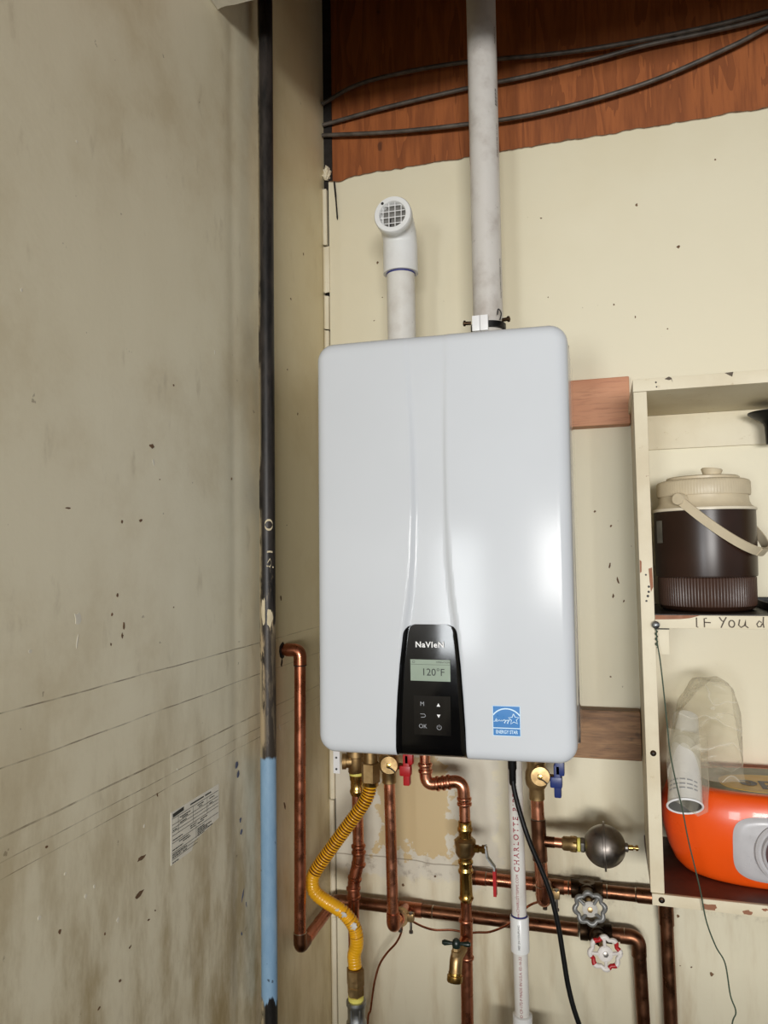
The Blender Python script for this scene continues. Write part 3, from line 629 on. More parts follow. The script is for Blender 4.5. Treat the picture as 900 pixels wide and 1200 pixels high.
ep = thing('exhaust_pipe', 'tall white plastic exhaust pipe rising from heater into dark ceiling', 'pipe', (0.286, -0.155, 0.722))
EX, EY = 0.2850, -0.155
O('pipe', tube([(EX, EY, 0.70), (EX+0.0005, EY, 1.3), (EX+0.001, EY, 1.78)], 0.0285, 40), 'pvc_dirty', ep)
def wrap(cx, cy, r, th0, z0):   # lettering running up a vertical pipe
    return lambda x, y: (cx+(r+0.0004)*math.cos(th0-y/r), cy+(r+0.0004)*math.sin(th0-y/r), z0+x)
lettering('www.CHARLOTTEPIPE.COM', 0.0062, wrap(EX, EY, 0.0287, -0.38, 0.850), 'black_ink', ep)
lettering('CHARLOTTE PIPE  PVC DWV', 0.0052, wrap(EX, EY, 0.0287, -0.38, 1.12), 'black_ink', ep)
lettering('MADE IN U.S.A.', 0.0052, wrap(EX, EY, 0.0287, -0.38, 1.33), 'black_ink', ep)
br = []
for i in range(14):
    z = 1.19+i*0.0024; br.append(ribbon([(z, -0.004), (z, 0.004)], 0.0012 if i % 3 else 0.0018, wrap(EX, EY, 0.0287, -0.38, 0.0)))
O('stripe_marks', join(*br), 'black_ink', ep, smooth=False)
cc = thing('pipe_clamp', 'white and dark pipe clamp around exhaust pipe on top of heater', 'clamp', (EX, EY, 0.722))
O('band', lathe([(0.0288, 0), (0.0335, 0.001), (0.0335, 0.012), (0.0288, 0.013)], (EX, EY, 0.765-0.012), seg=36), 'black_rubber', cc)
for a, b in ((-0.0300, -0.0155), (-0.0150, 0.0000)): O('tab', box(EX+a+0.005, EX+b+0.005, EY-0.040, EY-0.031, 0.745, 0.7745, 0.0015), 'white', cc)
for s in (-1, 1):
    O('screw', lathe([(0.0035, 0), (0.0035, 0.010), (0.0055, 0.0105), (0.0055, 0.014), (0.002, 0.0155)], (EX+s*0.0295, EY-0.022, 0.766), (s, -0.2, 0), 14), 'bronze_old', cc)
O('wire_loop', tube(spline([(EX+0.026, EY-0.03, 0.764), (EX+0.029, EY-0.032, 0.776), (EX+0.024, EY-0.033, 0.784), (EX+0.022, EY-0.032, 0.774)]), 0.0012, 8), 'black_ink', cc)

# ------------------------------------------------------------------ shelf unit
SH = thing('shelf_unit', 'cream painted wooden wall shelf unit right of the heater', 'shelf', (0.80, -0.13, -0.24))
SX0, SX1, SY = 0.5393, 1.42, -0.2555
sv, sf = box(SX0, SX0+0.0212, SY, -0.0005, -0.2222, 0.5955, 0.0012)
O('side_panel', ([Vector((p.x+0.0050*(p.y-SY)/0.255, p.y, p.z)) for p in sv], sf), 'shelf', SH)
O('side_panel', box(SX1-0.02, SX1, SY, -0.0005, -0.2222, 0.5955, 0.0012), 'shelf', SH)
O('top_board', box(SX0-0.0005, SX1+0.001, SY, -0.0005, 0.5960, 0.6172, 0.0012), 'shelf', SH)
O('back_board', box(SX0+0.0215, SX1-0.0205, -0.0085, -0.0005, 0.5285, 0.5957, 0.0008), 'shelf_back', SH)
MS = O('middle_shelf', box(SX0+0.0215, SX1-0.0205, SY+0.004, -0.0005, 0.2045, 0.2235, 0.0008), 'red_board', SH)
O('liner', box(SX0+0.0218, SX1-0.0208, SY+0.006, -0.001, 0.2236, 0.2246), 'black_board', MS, smooth=False)
O('edge_strip', box(SX0+0.0215, SX1-0.0205, SY, SY+0.0038, 0.2025, 0.2238, 0.0008), 'shelf', MS)
bare = [(0.5612, 0.2240), (0.630, 0.2240), (0.615, 0.2195), (0.600, 0.2178), (0.580, 0.2172), (0.5612, 0.2168)]
O('bare_patch', prism(bare, lambda u, v, h: (u, SY+0.0005-h, v), 0.001), 'bare_wood', MS, smooth=False)
BS = O('bottom_shelf', box(SX0+0.003, SX1, SY+0.004, -0.0005, -0.2400, -0.2228, 0.0008), 'red_board', SH)
O('edge_strip', box(SX0+0.0018, SX1, SY-0.0035, SY+0.0038, -0.2405, -0.2224, 0.0010), 'shelf', BS)
for xa, xb, za, zb, sd in ((0.613, 0.640, -0.228, -0.2395, 1.0), (0.672, 0.690, -0.2315, -0.2395, 3.0), (0.70, 0.712, -0.226, -0.231, 6.0)):
    pl = []
    for i in range(14):
        th = 2*PI*i/14; k = 0.8+0.5*mnoise.noise(Vector((math.cos(th)*2, math.sin(th)*2, sd))); pl.append(((xa+xb)/2+(xb-xa)/2*math.cos(th)*k, (za+zb)/2+(za-zb)/2*math.sin(th)*k))
    O('bare_patch', prism(pl, lambda u, v, h: (u, SY-0.0032-h, v), 0.0008), 'bare_wood', BS, smooth=False)
for x, y, z in ((SX0+0.0115, SY, 0.0), (0.5555, SY-0.0035, -0.2310)):
    s = O('screw', lathe([(0.0, 0.0022), (0.0030, 0.0018), (0.0048, 0.0006), (0.005, -0.0005)], (x, y, z), (0, -1, 0), 18), 'bronze_old', SH)
    s2 = lathe([(0.0016, 0), (0.0016, 0.0002)], (x, y-0.0022, z), (0, -1, 0), 8); O('socket', s2, 'black_ink', s)
for x, z, r in ((0.5755, 0.6095, 0.0016), (0.5762, 0.6020, 0.0013), (0.549, 0.29, 0.0016), (0.551, 0.255, 0.0022), (0.5525, 0.262, 0.0020), (0.553, 0.2705, 0.0020), (0.5485, 0.247, 0.0018)):
    O('nail_hole', lathe([(r, 0), (r*0.8, 0.0004)], (x, SY, z), (0, -1, 0), 9), 'black_ink', SH)
for pl in ([(0.589, 0.614), (0.596, 0.6175), (0.600, 0.6150), (0.6015, 0.6075), (0.5995, 0.6125), (0.5960, 0.6115)], [(0.681, 0.6165), (0.694, 0.6172), (0.692, 0.6095), (0.687, 0.6125)]):
    O('paint_chip', prism(pl, lambda u, v, h: (u, SY+0.0003-h, v), 0.0009), 'marker', SH, smooth=False)
for pl in ([(0.5535, 0.300), (0.5590, 0.302), (0.5598, 0.270), (0.556, 0.262), (0.5545, 0.28)], [(0.5400, 0.315), (0.543, 0.312), (0.5425, 0.295), (0.5400, 0.293)]):
    O('paint_chip', prism(pl, lambda u, v, h: (u, SY+0.0003-h, v), 0.0009), 'bare_wood', SH, smooth=False)
# hand-written words on the middle shelf edge
fw_ = lambda u, v: (u, SY-0.0009, v)
strokes = [[(0.6240, 0.2205), (0.6238, 0.2055), (0.6262, 0.2050)], [(0.6395, 0.2195), (0.6355, 0.2190), (0.6355, 0.2050)], [(0.6355, 0.2130), (0.6450, 0.2125)],
           [(0.6580, 0.2215), (0.6615, 0.2160), (0.6640, 0.2145)], [(0.6685, 0.2215), (0.6655, 0.2165), (0.6600, 0.2045)],
           [(0.6760+0.0042*math.sin(t), 0.2110+0.0055*math.cos(t)) for t in [2*PI*i/14 for i in range(15)]],
           [(0.6880, 0.2180), (0.6860, 0.2090), (0.6895, 0.2055), (0.6945, 0.2085), (0.6965, 0.2175), (0.6960, 0.2080), (0.7000, 0.2050)],
           [(0.7195, 0.2135), (0.7160, 0.2160), (0.7125, 0.2110), (0.7140, 0.2065), (0.7180, 0.2070), (0.7205, 0.2120)], [(0.7225, 0.2225), (0.7215, 0.2120), (0.7225, 0.2055)]]
O('handwriting', join(*[ribbon(s, 0.0019, fw_) for s in strokes]), 'marker', MS, smooth=False)
pt = thing('metal_plate', 'small pale plate hanging below the left end of middle shelf', 'plate', (0.573, -0.245, 0.160))
O('plate', box(0.5622, 0.5825, -0.2440, -0.2425, 0.1585, 0.2022, 0.0006), 'shelf', pt)
O('hinge_strip', box(0.5622, 0.5830, -0.2450, -0.2425, 0.1995, 0.2018), 'dark', pt, smooth=False)
nl = thing('nail', 'large round nail head driven beside left end of the middle shelf', 'nail', (0.5600, SY, 0.2085))
O('head', lathe([(0.0, 0.0125), (0.004, 0.012), (0.0060, 0.0105), (0.0062, 0.0095)], (0.5612, SY+0.001, 0.2085), (0, -1, 0), 20), 'galv', nl)
O('shank', tube([(0.5612, SY-0.0100, 0.2085), (0.5612, SY+0.01, 0.2085)], 0.0022, 10), 'galv', nl)
wr = thing('green_wire', 'thin green wire dangling from nail past the shelves', 'wire', (0.565, -0.262, 0.2))
O('strand', tube(spline([(0.5615, -0.2605, 0.206), (0.5625, -0.2615, 0.180), (0.5660, -0.263, 0.150), (0.5700, -0.265, 0.095), (0.5735, -0.266, 0.040), (0.5752, -0.268, 0.0089), (0.581, -0.268, -0.03), (0.591, -0.269, -0.0837), (0.598, -0.269, -0.13), (0.6119, -0.27, -0.2004), (0.6195, -0.27, -0.25), (0.632, -0.269, -0.288), (0.6447, -0.268, -0.313), (0.6505, -0.267, -0.36), (0.6575, -0.266, -0.385), (0.651, -0.265, -0.41), (0.648, -0.262, -0.5)], 8), 0.0011, 8), 'wire_green', wr)
O('twist', tube([(0.5618+0.0014*math.cos(t*3.2), -0.2605+0.0014*math.sin(t*3.2), 0.206-0.0042*t) for t in [i*0.25 for i in range(34)]], 0.0011, 6), 'wire_green', wr)

# black funnel hung on the back board
fk_ = thing('funnel', 'black flared funnel hanging at the top back board of the shelf unit', 'funnel', (0.789, -0.060, 0.52))
FZ = 0.521
O('cone', lathe([(0.0395, 0.0570), (0.0400, 0.0590), (0.0415, 0.0590), (0.0415, 0.0565), (0.034, 0.0510), (0.022, 0.0440), (0.0160, 0.0380), (0.0140, 0.032)], (0.789, -0.060, FZ), seg=36), 'black_rubber', fk_)
O('spout', lathe([(0.0140, 0.032), (0.0132, 0.016), (0.0125, 0.0)], (0.789, -0.060, FZ), seg=24), 'black_rubber', fk_)
O('hanging_tab', box(0.785, 0.793, -0.021, -0.0082, FZ+0.0560, FZ+0.0590, 0.0008), 'black_rubber', fk_)

# ------------------------------------------------------------------ insulated jug
J = thing('insulated_jug', 'brown insulated drinks jug with beige lid and swung-down handle on middle shelf', 'jug', (0.6565, -0.132, 0.2246))
JC = (0.6565, -0.132, 0.2246)
rib = lambda n, a: (lambda th, h: 1+a*(abs(math.sin(n*th/2))-0.5))
O('base', lathe([(0.070, 0.0), (0.0765, 0.004), (0.0785, 0.009)], JC, seg=96), 'jug', J)
O('ribbed_band', lathe([(0.0785, 0.009), (0.0795, 0.014), (0.0800, 0.056), (0.0788, 0.058)], JC, seg=480, rfun=rib(96, 0.020)), 'jug_base', J)
O('body', lathe([(0.0790, 0.0575), (0.0825, 0.059), (0.0830, 0.062), (0.0838, 0.120), (0.0838, 0.172), (0.082, 0.1725)], JC, seg=96), 'jug', J)
O('lip', lathe([(0.082, 0.172), (0.0855, 0.1728), (0.0860, 0.1755), (0.0850, 0.1775), (0.080, 0.1785)], JC, seg=96), 'cream_lip', J)
O('shoulder', lathe([(0.0825, 0.1775), (0.0775, 0.1820), (0.0745, 0.188), (0.0735, 0.196), (0.0735, 0.200), (0.070, 0.2005)], JC, seg=96), 'beige', J)
LD = O('lid', lathe([(0.070, 0.1990), (0.0765, 0.1995), (0.0772, 0.202), (0.0770, 0.222), (0.0750, 0.2255), (0.069, 0.2275), (0.0, 0.229)], JC, seg=400, rfun=lambda th, h: 1+(0.006*(abs(math.sin(50*th))-0.5) if 0.2015 < h < 0.2235 else 0)), 'beige', J)
O('lid_rim', lathe([(0.060, 0.2270), (0.0605, 0.2320), (0.058, 0.2338), (0.0, 0.2345)], JC, seg=64), 'beige', LD)
O('spout_cap', lathe([(0.013, 0.0), (0.0165, 0.008), (0.0175, 0.0105), (0.0165, 0.0122), (0.0, 0.0126)], (JC[0]+0.010, JC[1]-0.036, JC[2]+0.2325), (0.12, 0.05, 1), 32), 'beige', LD)
A = Vector((-0.0455, -0.0700, 0)).normalized(); Nn = Vector((0.847, -0.532, 0)); PC = Vector((JC[0], JC[1], JC[2]+0.192))
dr = (Nn*0.098+Vector((0, 0, -0.092)))
bail = [PC+A*0.0870*math.cos(t)+dr*math.sin(t) for t in [PI*i/40 for i in range(41)]]
def strap(path, w, th):
    n = len(path); V = []; F = []
    axis_n = A.cross(dr).normalized()
    for i in range(n):
        t = (path[min(i+1, n-1)]-path[max(i-1, 0)]).normalized(); b = axis_n; o_ = t.cross(b).normalized()
        for s, q in ((-1, -1), (1, -1), (1, 1), (-1, 1)): V.append(path[i]+b*w/2*s+o_*th/2*q)
    for i in range(n-1):
        for k in range(4): F.append((i*4+k, i*4+(k+1) % 4, (i+1)*4+(k+1) % 4, (i+1)*4+k))
    F += [(0, 1, 2, 3), tuple((n-1)*4+k for k in range(4))]; return V, F
HD = O('handle', strap(bail, 0.0150, 0.0035), 'beige', J, angle=60)
O('grip', strap(bail[18:25], 0.0150, 0.0052), 'beige', HD, angle=60)
for s in (1, -1): O('pivot', lathe([(0.0105, -0.012), (0.0105, 0.002), (0.0095, 0.0042), (0.0, 0.0048)], PC+A*0.0875*s, A*s, 28), 'beige', J)
th = PI+0.10
O('badge', join(*[([(JC[0]+0.0845*math.cos(PI+0.28+a), JC[1]+0.0845*math.sin(PI+0.28+a), JC[2]+z) for z in (0.118, 0.157) for a in [0.02*i for i in range(13)]], [(i, i+1, i+14, i+13) for i in range(12)])]), 'galv', J)

ty = thing('tray', 'dark flat tray beside the jug on the middle shelf', 'tray', (0.87, -0.105, 0.2246))
O('base', box(0.7475, 1.0, -0.205, -0.012, 0.2248, 0.2275, 0.001), 'black_rubber', ty)
O('rim', join(box(0.7470, 0.7500, -0.205, -0.012, 0.2248, 0.2385, 0.001), box(0.75, 1.0, -0.205, -0.202, 0.2248, 0.2300, 0.001), box(0.75, 1.0, -0.015, -0.012, 0.2248, 0.2385, 0.001)), 'black_rubber', ty)

# ------------------------------------------------------------------ detergent bottle lying on the bottom shelf
D = thing('detergent_bottle', 'big orange detergent bottle lying on the bottom shelf', 'bottle', (0.765, -0.117, -0.2222))
DC = Vector((0.765, -0.117, -0.2222)); DH = 0.150
def dprof(t):
    tab = [(0, 0.80), (0.03, 0.855), (0.10, 0.905), (0.25, 0.955), (0.45, 0.99), (0.60, 1.0), (0.75, 0.99), (0.88, 0.955), (0.95, 0.915), (0.985, 0.87), (1.0, 0.80)]
    for (a, va), (b, vb) in zip(tab, tab[1:]):
        if t <= b: return va+(vb-va)*(t-a)/(b-a)
    return tab[-1][1]
def sgnp(c, e): return math.copysign(abs(c)**e, c)
def dpt(th, t, off=0.0):
    s = dprof(t); e = 2/2.6
    return DC+Vector(((0.196*s+off)*sgnp(math.cos(th), e), (0.104*s+off)*sgnp(math.sin(th), e), DH*t))
def dbody():
    ts = [0, 0.015, 0.03, 0.065, 0.10, 0.17, 0.25, 0.35, 0.45, 0.525, 0.6, 0.675, 0.75, 0.82, 0.88, 0.92, 0.95, 0.97, 0.985, 1.0]; n = 96
    V = [dpt(2*PI*k/n, t) for t in ts for k in range(n)]
    F = [(i*n+k, i*n+(k+1) % n, (i+1)*n+(k+1) % n, (i+1)*n+k) for i in range(len(ts)-1) for k in range(n)]+[tuple(range(n)), tuple(range((len(ts)-1)*n, len(ts)*n))]
    return V, F
O('body', dbody(), 'orange', D, angle=60)
def front_y(x, z):
    t = (z-DC.z)/DH; s = dprof(max(0, min(1, t))); u = min(1, abs((x-DC.x)/(0.196*s)))
    return DC.y-0.104*s*(1-u**2.6)**(1/2.6)
def patch(x0, x1, z0, z1, r, off, n=28):
    V, F = [], []; cx, cz = (x0+x1)/2, (z0+z1)/2; hw, hh = (x1-x0)/2, (z1-z0)/2
    for j in range(n+1):
        for i in range(n+1):
            a, b = -1+2*i/n, -1+2*j/n; m = max(abs(a), abs(b)); l = (abs(a)**4+abs(b)**4)**0.25 or 1; k = m/l if l else 1
            x, z = cx+hw*a*k, cz+hh*b*k; V.append((x, front_y(x, z)-off*(1-max(0, m-0.9)/0.1*0.9), z))
    F = [(j*(n+1)+i, j*(n+1)+i+1, (j+1)*(n+1)+i+1, (j+1)*(n+1)+i) for j in range(n) for i in range(n)]; return V, F
SP = O('spout_panel', patch(0.6705, 0.832, -0.2080, -0.1015, 0.03, 0.0035), 'silver_plastic', D)
O('spout_ring', lathe([(0.0490, -0.004), (0.0480, 0.004), (0.0440, 0.0065), (0.0400, 0.0050), (0.0385, 0.0120), (0.0365, 0.0135), (0.0345, 0.0115), (0.0340, 0.0)], (0.749, -0.2245, -0.1545), (0, -1, 0.06), 48), 'silver_plastic', SP)
O('spout_hole', lathe([(0.0348, 0.0), (0.0, 0.0002)], (0.749, -0.2290, -0.1543), (0, -1, 0.06), 32), 'dark_red', SP)
def dtop(sx, sy, off, cx=0, cy=0, n=48):
    V = []; e = 2/2.6
    for k in range(n): th = 2*PI*k/n; V.append((DC.x+cx+sx*sgnp(math.cos(th), e), DC.y+cy+sy*sgnp(math.sin(th), e), DC.z+DH+off))
    for k in range(n): V.append((V[k][0], V[k][1], DC.z+DH-0.0005))
    return V, [tuple(range(n))]+[(k, (k+1) % n, n+(k+1) % n, n+k) for k in range(n)]
LB = O('front_label', dtop(0.150, 0.076, 0.0006), 'label_green', D, smooth=False)
O('label_border', dtop(0.157, 0.082, 0.0003), 'label_orange', D, smooth=False)
O('label_burst', dtop(0.090, 0.052, 0.0010, -0.012, -0.020), 'label_yellow', LB, smooth=False)
tw = lambda k: (lambda x, y: (DC.x-0.014-x, DC.y-0.026-y, DC.z+DH+0.0014+k))
lettering('Tide', 0.062, tw(0), 'label_blue', LB, bold=0.0016)

# ------------------------------------------------------------------ plastic bag and rolled sheet
RL = thing('paper_roll', 'white rolled tube poking out of the clear plastic bag', 'roll', (0.600, -0.215, -0.10))
a0, a1 = Vector((0.6150, -0.115, 0.030)), Vector((0.5975, -0.2400, -0.0860)); axr = (a1-a0).normalized()
def roll_geo():
    s1 = axr.cross(Vector((0, 0, 1))).normalized(); s2 = s1.cross(axr); V = []; n = 40; rows = 24
    for j in range(rows+1):
        t = j/rows; c = a0+(a1-a0)*t
        for k in range(n):
            th = 2*PI*k/n; r = 0.0215+0.0055*t; q = s1*math.cos(th)*r*1.0+s2*math.sin(th)*r*(1.0-0.02*t)
            cut = 0.018*t*math.sin(th)*(1 if t > 0.9 else 0)
            V.append(c+q+axr*(0.004*math.cos(th-0.7)*max(0, t-0.8)/0.2))
    F = [(j*n+k, j*n+(k+1) % n, (j+1)*n+(k+1) % n, (j+1)*n+k) for j in range(rows) for k in range(n)]; return V, F
rv = roll_geo(); O('outer_sheet', rv, 'roll', RL)
cax = [a0+(a1-a0)*(j/24) for j in range(25)]
O('inner_sheet', ([cax[i//40]+(Vector(p)-cax[i//40])*0.94 for i, p in enumerate(rv[0])], rv[1]), 'roll_in', RL)
O('rolled_edge', tube([rv[0][24*40+k] for k in range(40)]+[rv[0][24*40]], 0.0018, 8), 'white', RL)
ink = []
for t in (0.80, 0.845, 0.885):
    c = a0+(a1-a0)*t; s1 = axr.cross(Vector((0, 0, 1))).normalized(); s2 = s1.cross(axr); r = 0.0215+0.0055*t+0.0008
    for k in range(22):
        if k % 5 == 3: continue
        th0, th1 = 0.55+k*0.085, 0.55+k*0.085+0.06; q = []
        for th_, dd in ((th0, 0), (th1, 0), (th1, 0.0022), (th0, 0.0022)): q.append(c+s1*math.cos(th_)*r+s2*math.sin(th_)*r+axr*(dd+0.004*math.cos(th_-0.7)*max(0, t-0.8)/0.2))
        ink.append((q, [(0, 1, 2, 3)]))
O('print', join(*ink), 'grey_print', RL, smooth=False)
def film_hull(pts, cuts, amp, seed):
    bm = bmesh.new()
    for p in pts: bm.verts.new(p)
    r = bmesh.ops.convex_hull(bm, input=bm.verts[:]); bmesh.ops.delete(bm, geom=[v for v in bm.verts if not v.link_faces], context='VERTS')
    bmesh.ops.triangulate(bm, faces=bm.faces[:])
    bmesh.ops.subdivide_edges(bm, edges=bm.edges[:], cuts=cuts, use_grid_fill=True); bm.normal_update()
    for v in bm.verts:
        d = mnoise.noise(v.co*28+Vector((seed, 0, 0)))+0.6*abs(mnoise.noise(v.co*60+Vector((0, seed, 0))))
        v.co += v.normal*amp*d
    return from_bm(bm)
BG = thing('plastic_bag', 'crumpled clear plastic bag puffed up on the bottom shelf', 'bag', (0.64, -0.13, -0.07))
pts = [(0.5790, -0.16, -0.0363), (0.5850, -0.10, -0.03), (0.6000, -0.17, 0.050), (0.605, -0.09, 0.055), (0.630, -0.17, 0.087), (0.632, -0.09, 0.095), (0.6674, -0.13, 0.1075), (0.690, -0.16, 0.080), (0.694, -0.10, 0.084), (0.7005, -0.15, 0.0502), (0.6960, -0.175, -0.0149), (0.700, -0.11, 0.0),
       (0.6990, -0.165, -0.0605), (0.660, -0.19, -0.040), (0.645, -0.195, 0.03), (0.64, -0.19, -0.055), (0.60, -0.185, -0.01), (0.66, -0.08, -0.045), (0.61, -0.08, -0.04)]
O('puffed_film', film_hull(pts, 5, 0.004, 3), 'film', BG, smooth=True, angle=14)
pts = [(0.5745, -0.205, -0.045), (0.5800, -0.16, 0.02), (0.637, -0.215, -0.055), (0.6430, -0.18, 0.015), (0.6360, -0.245, -0.1090), (0.6200, -0.250, -0.1180), (0.5770, -0.235, -0.082), (0.577, -0.165, -0.05), (0.632, -0.18, -0.04)]
O('sleeve_film', film_hull(pts[:4]+[(0.634, -0.222, -0.098), (0.618, -0.228, -0.104), (0.575, -0.222, -0.080)]+pts[7:], 4, 0.002, 9), 'film', BG, smooth=True, angle=14)

# ------------------------------------------------------------------ plumbing
def rings(parent, pts, axis, r, mat='solder', w=0.0012):
    for p in pts: O('solder_ring', lathe([(r*0.99, -w), (r*1.06, 0), (r*0.99, w)], p, axis, 20), mat, parent)
def elbow(parent, p, d1, d2, r, mat, leg=0.024, name='elbow'):
    p, d1, d2 = Vector(p), Vector(d1).normalized(), Vector(d2).normalized(); L = leg
    path = fillet([p+d1*L*1.05, p, p+d2*L*1.05], L*0.85, 10)
    return O(name, tube(path, r*1.13, 24), mat, parent)
# 1 copper pipe out of the left wall
R1 = 0.0110
c1 = thing('copper_pipe', 'bright copper pipe leaving the left wall and dropping to a low elbow', 'pipe', (-0.078, -0.235, -0.40))
xa, ya, za, zb = -0.0745, -0.240, 0.1515, -0.3985
O('stub_pipe', tube([(XL-0.01, ya, za), (xa-0.012, ya, za)], R1, 24), 'copper_mid', c1)
elbow(c1, (xa, ya, za), (-1, 0, 0), (0, 0, -1), R1, 'copper_mid', 0.026)
xb = -0.0815
O('down_pipe', tube([(xa, ya, za-0.02), (xb, ya+0.004, zb+0.012)], R1, 24), 'copper_mid', c1)
elbow(c1, (xb, ya+0.004, zb), (0, 0, 1), (0, 1, 0), R1, 'copper_old', 0.026)
O('return_pipe', tube([(xb, ya+0.02, zb), (xb-0.0035, -0.045, -0.4030)], R1, 24), 'copper_mid', c1)
rings(c1, [(xa, ya, za-0.0285)], (0, 0, 1), R1*1.08, 'dark'); rings(c1, [(xb, ya+0.004, zb+0.0275)], (0, 0, 1), R1*1.08)
chips(wl, [(-0.2475, 0.1505, 0.014, 1.3), (-0.249, 0.128, 0.004, 2.2)], lambda u, v, h: (XL+0.0001+h, u, v), 'dark', 'wall_hole')
# 2 lower horizontal run
RH = 0.0124; zl, yl = -0.4037, -0.030
c2 = thing('copper_pipe', 'lower horizontal tarnished copper pipe along the back wall turning down under the shelf', 'pipe', (0.22, -0.05, -0.41))
elbow(c2, (xb-0.0035, yl, zl), (0, -1, 0), (1, 0, 0), R1*1.05, 'copper_old', 0.026)
O('pipe', tube([(xb+0.012, yl, zl), (0.414, yl, zl)], RH, 24), 'copper_old', c2)
O('tee', join(tube([(0.055, yl, zl), (0.103, yl, zl)], RH*1.14, 24), tube([(0.070, yl, zl), (0.0715, -0.10, -0.392)], RH*1.02, 24)), 'copper_mid', c2)
O('coupling', tube([(0.107, yl, zl), (0.125, yl, zl)], RH*1.06, 24), 'copper_old', c2)
rings(c2, [(0.126, yl, zl), (0.4145, yl, zl)], (1, 0, 0), RH*1.04)
O('outlet_pipe', tube([(0.470, yl, zl), (0.505, yl, zl)], RH, 24), 'copper_old', c2)
elbow(c2, (0.5250, yl, zl-0.001), (-1, 0, 0), (0, 0, -1), RH, 'copper_old', 0.032)
O('drop_pipe', tube([(0.5258, yl, zl-0.03), (0.535, yl, -0.80)], RH, 24), 'copper_old', c2)
rings(c2, [(0.4995, yl, zl), (0.5260, yl, zl-0.0335)], (1, 0, 0), RH*1.05)
# 3 upper horizontal run
zu, yu = -0.3259, -0.030
c3 = thing('copper_pipe', 'upper horizontal tarnished copper pipe running behind the plumbing to under the shelf', 'pipe', (0.38, -0.05, -0.33))
elbow(c3, (0.196, yu, zu), (0, 1, 0), (1, 0, 0), RH, 'copper_old', 0.020)
O('wall_stub', tube([(0.196, yu+0.01, zu), (0.196, 0.002, zu)], RH, 20), 'copper_old', c3)
O('pipe', tube([(0.21, yu, zu), (0.408, yu, zu)], RH, 24), 'copper_mid', c3)
O('coupling', tube([(0.215, yu, zu), (0.236, yu, zu)], RH*1.08, 24), 'copper_mid', c3)
O('tee', join(tube([(0.330, yu, zu), (0.390, yu, zu)], RH*1.13, 24), tube([(0.3570, yu, zu), (0.3570, -0.095, -0.3180)], RH*1.1, 24)), 'copper_old', c3)
rings(c3, [(0.237, yu, zu), (0.3985, yu, zu)], (1, 0, 0), RH*1.05)
O('outlet_pipe', tube([(0.455, yu, zu), (0.572, yu, zu)], RH*1.02, 24), 'copper_old', c3)
O('coupling', tube([(0.525, yu, zu), (0.562, yu, zu)], RH*1.12, 24), 'copper_old', c3)
rings(c3, [(0.5225, yu, zu), (0.470, yu, zu)], (1, 0, 0), RH*1.06)
elbow(c3, (0.5760, yu, zu), (-1, 0, 0), (0, 0, -1), RH, 'copper_old', 0.028)
O('drop_pipe', tube([(0.5762, yu, zu-0.02), (0.5795, yu, -0.80)], RH, 24), 'copper_old', c3)
O('coupling', tube([(0.5762, yu, zu-0.022), (0.5764, yu, zu-0.048)], RH*1.12, 24), 'copper_old', c3)
# gate valves
def gate_valve(cx, z, y, wc, lab, red):
    t = thing('gate_valve', lab, 'valve', (cx, y, z-0.03)); tilt = Vector((wc[0]-cx, wc[1]-y, wc[2]-z)); d = tilt.normalized()
    O('valve_body', join(lathe([(0.0145, -0.030), (0.0175, -0.029), (0.0175, -0.016), (0.0150, -0.013), (0.0185, 0.0), (0.0150, 0.013), (0.0175, 0.016), (0.0175, 0.029), (0.0145, 0.030)], (cx, y, z), (1, 0, 0), 24),
         lathe([(0.018, -0.012), (0.019, 0.012), (0.016, 0.016)], (cx, y, z), (0, 0, 1), 24)), 'bronze_old', t)
    O('bonnet', lathe([(0.0155, 0.008), (0.0155, 0.022), (0.013, 0.024), (0.0115, 0.036), (0.0085, 0.038), (0.008, 0.052)], (cx, y, z), d, 20), 'bronze_old', t)
    L = tilt.length; O('stem', tube([Vector((cx, y, z))+d*0.045, Vector(wc)+d*0.004], 0.0042, 12), 'brass_dull', t)
    q = Vector((0, 0, 1)).rotation_difference(d); C = Vector(wc)
    P = lambda r, a, h: C+q @ Vector((r*math.cos(a), r*math.sin(a), h))
    n = 96; ring = [P(0.0228+0.0040*abs(math.cos(4*2*PI*i/n))**1.3, 2*PI*i/n+0.2, 0.0) for i in range(n)]+[P(0.0268, 0.2, 0.0)]
    V, F = tube(ring, [0.0036+0.0012*abs(math.cos(4*2*PI*i/n))**2 for i in range(n+1)], 12, cap=False)
    idx = [1 if (red and ((i//12) % n) % 24 in range(3, 11)) else 0 for i in range(len(F))]
    HW = O('handwheel', (V, F), None, t, mats=['wheel_white' if red else 'wheel_grey', 'red'], idx=idx)
    for k in range(4):
        a = 0.2+k*PI/2+PI/4*(1 if not red else 0); O('spoke', tube([P(0.010, a, 0.004), P(0.0245, a, 0.0)], [0.0034, 0.0028], 8), 'wheel_white' if red else 'wheel_grey', HW)
    O('hub', lathe([(0.0115, -0.004), (0.0135, 0.002), (0.0135, 0.0048), (0.0120, 0.0060), (0.0, 0.0062)], C, d, 28), 'wheel_white' if red else 'hub', HW)
    O('hub_nut', lathe([(0.0050, 0.006), (0.0050, 0.0085), (0.0025, 0.0092), (0, 0.0092)], C, d, 6), 'steel' if red else 'brass_dull', HW)
    return t
gate_valve(0.4330, zu, yu, (0.4400, -0.128, -0.3165), 'gate valve with grey cast handwheel on the upper copper pipe', False)
gate_valve(0.4475, zl, yl, (0.4640, -0.128, -0.3915), 'gate valve with chipped red and white handwheel on the lower copper pipe', True)

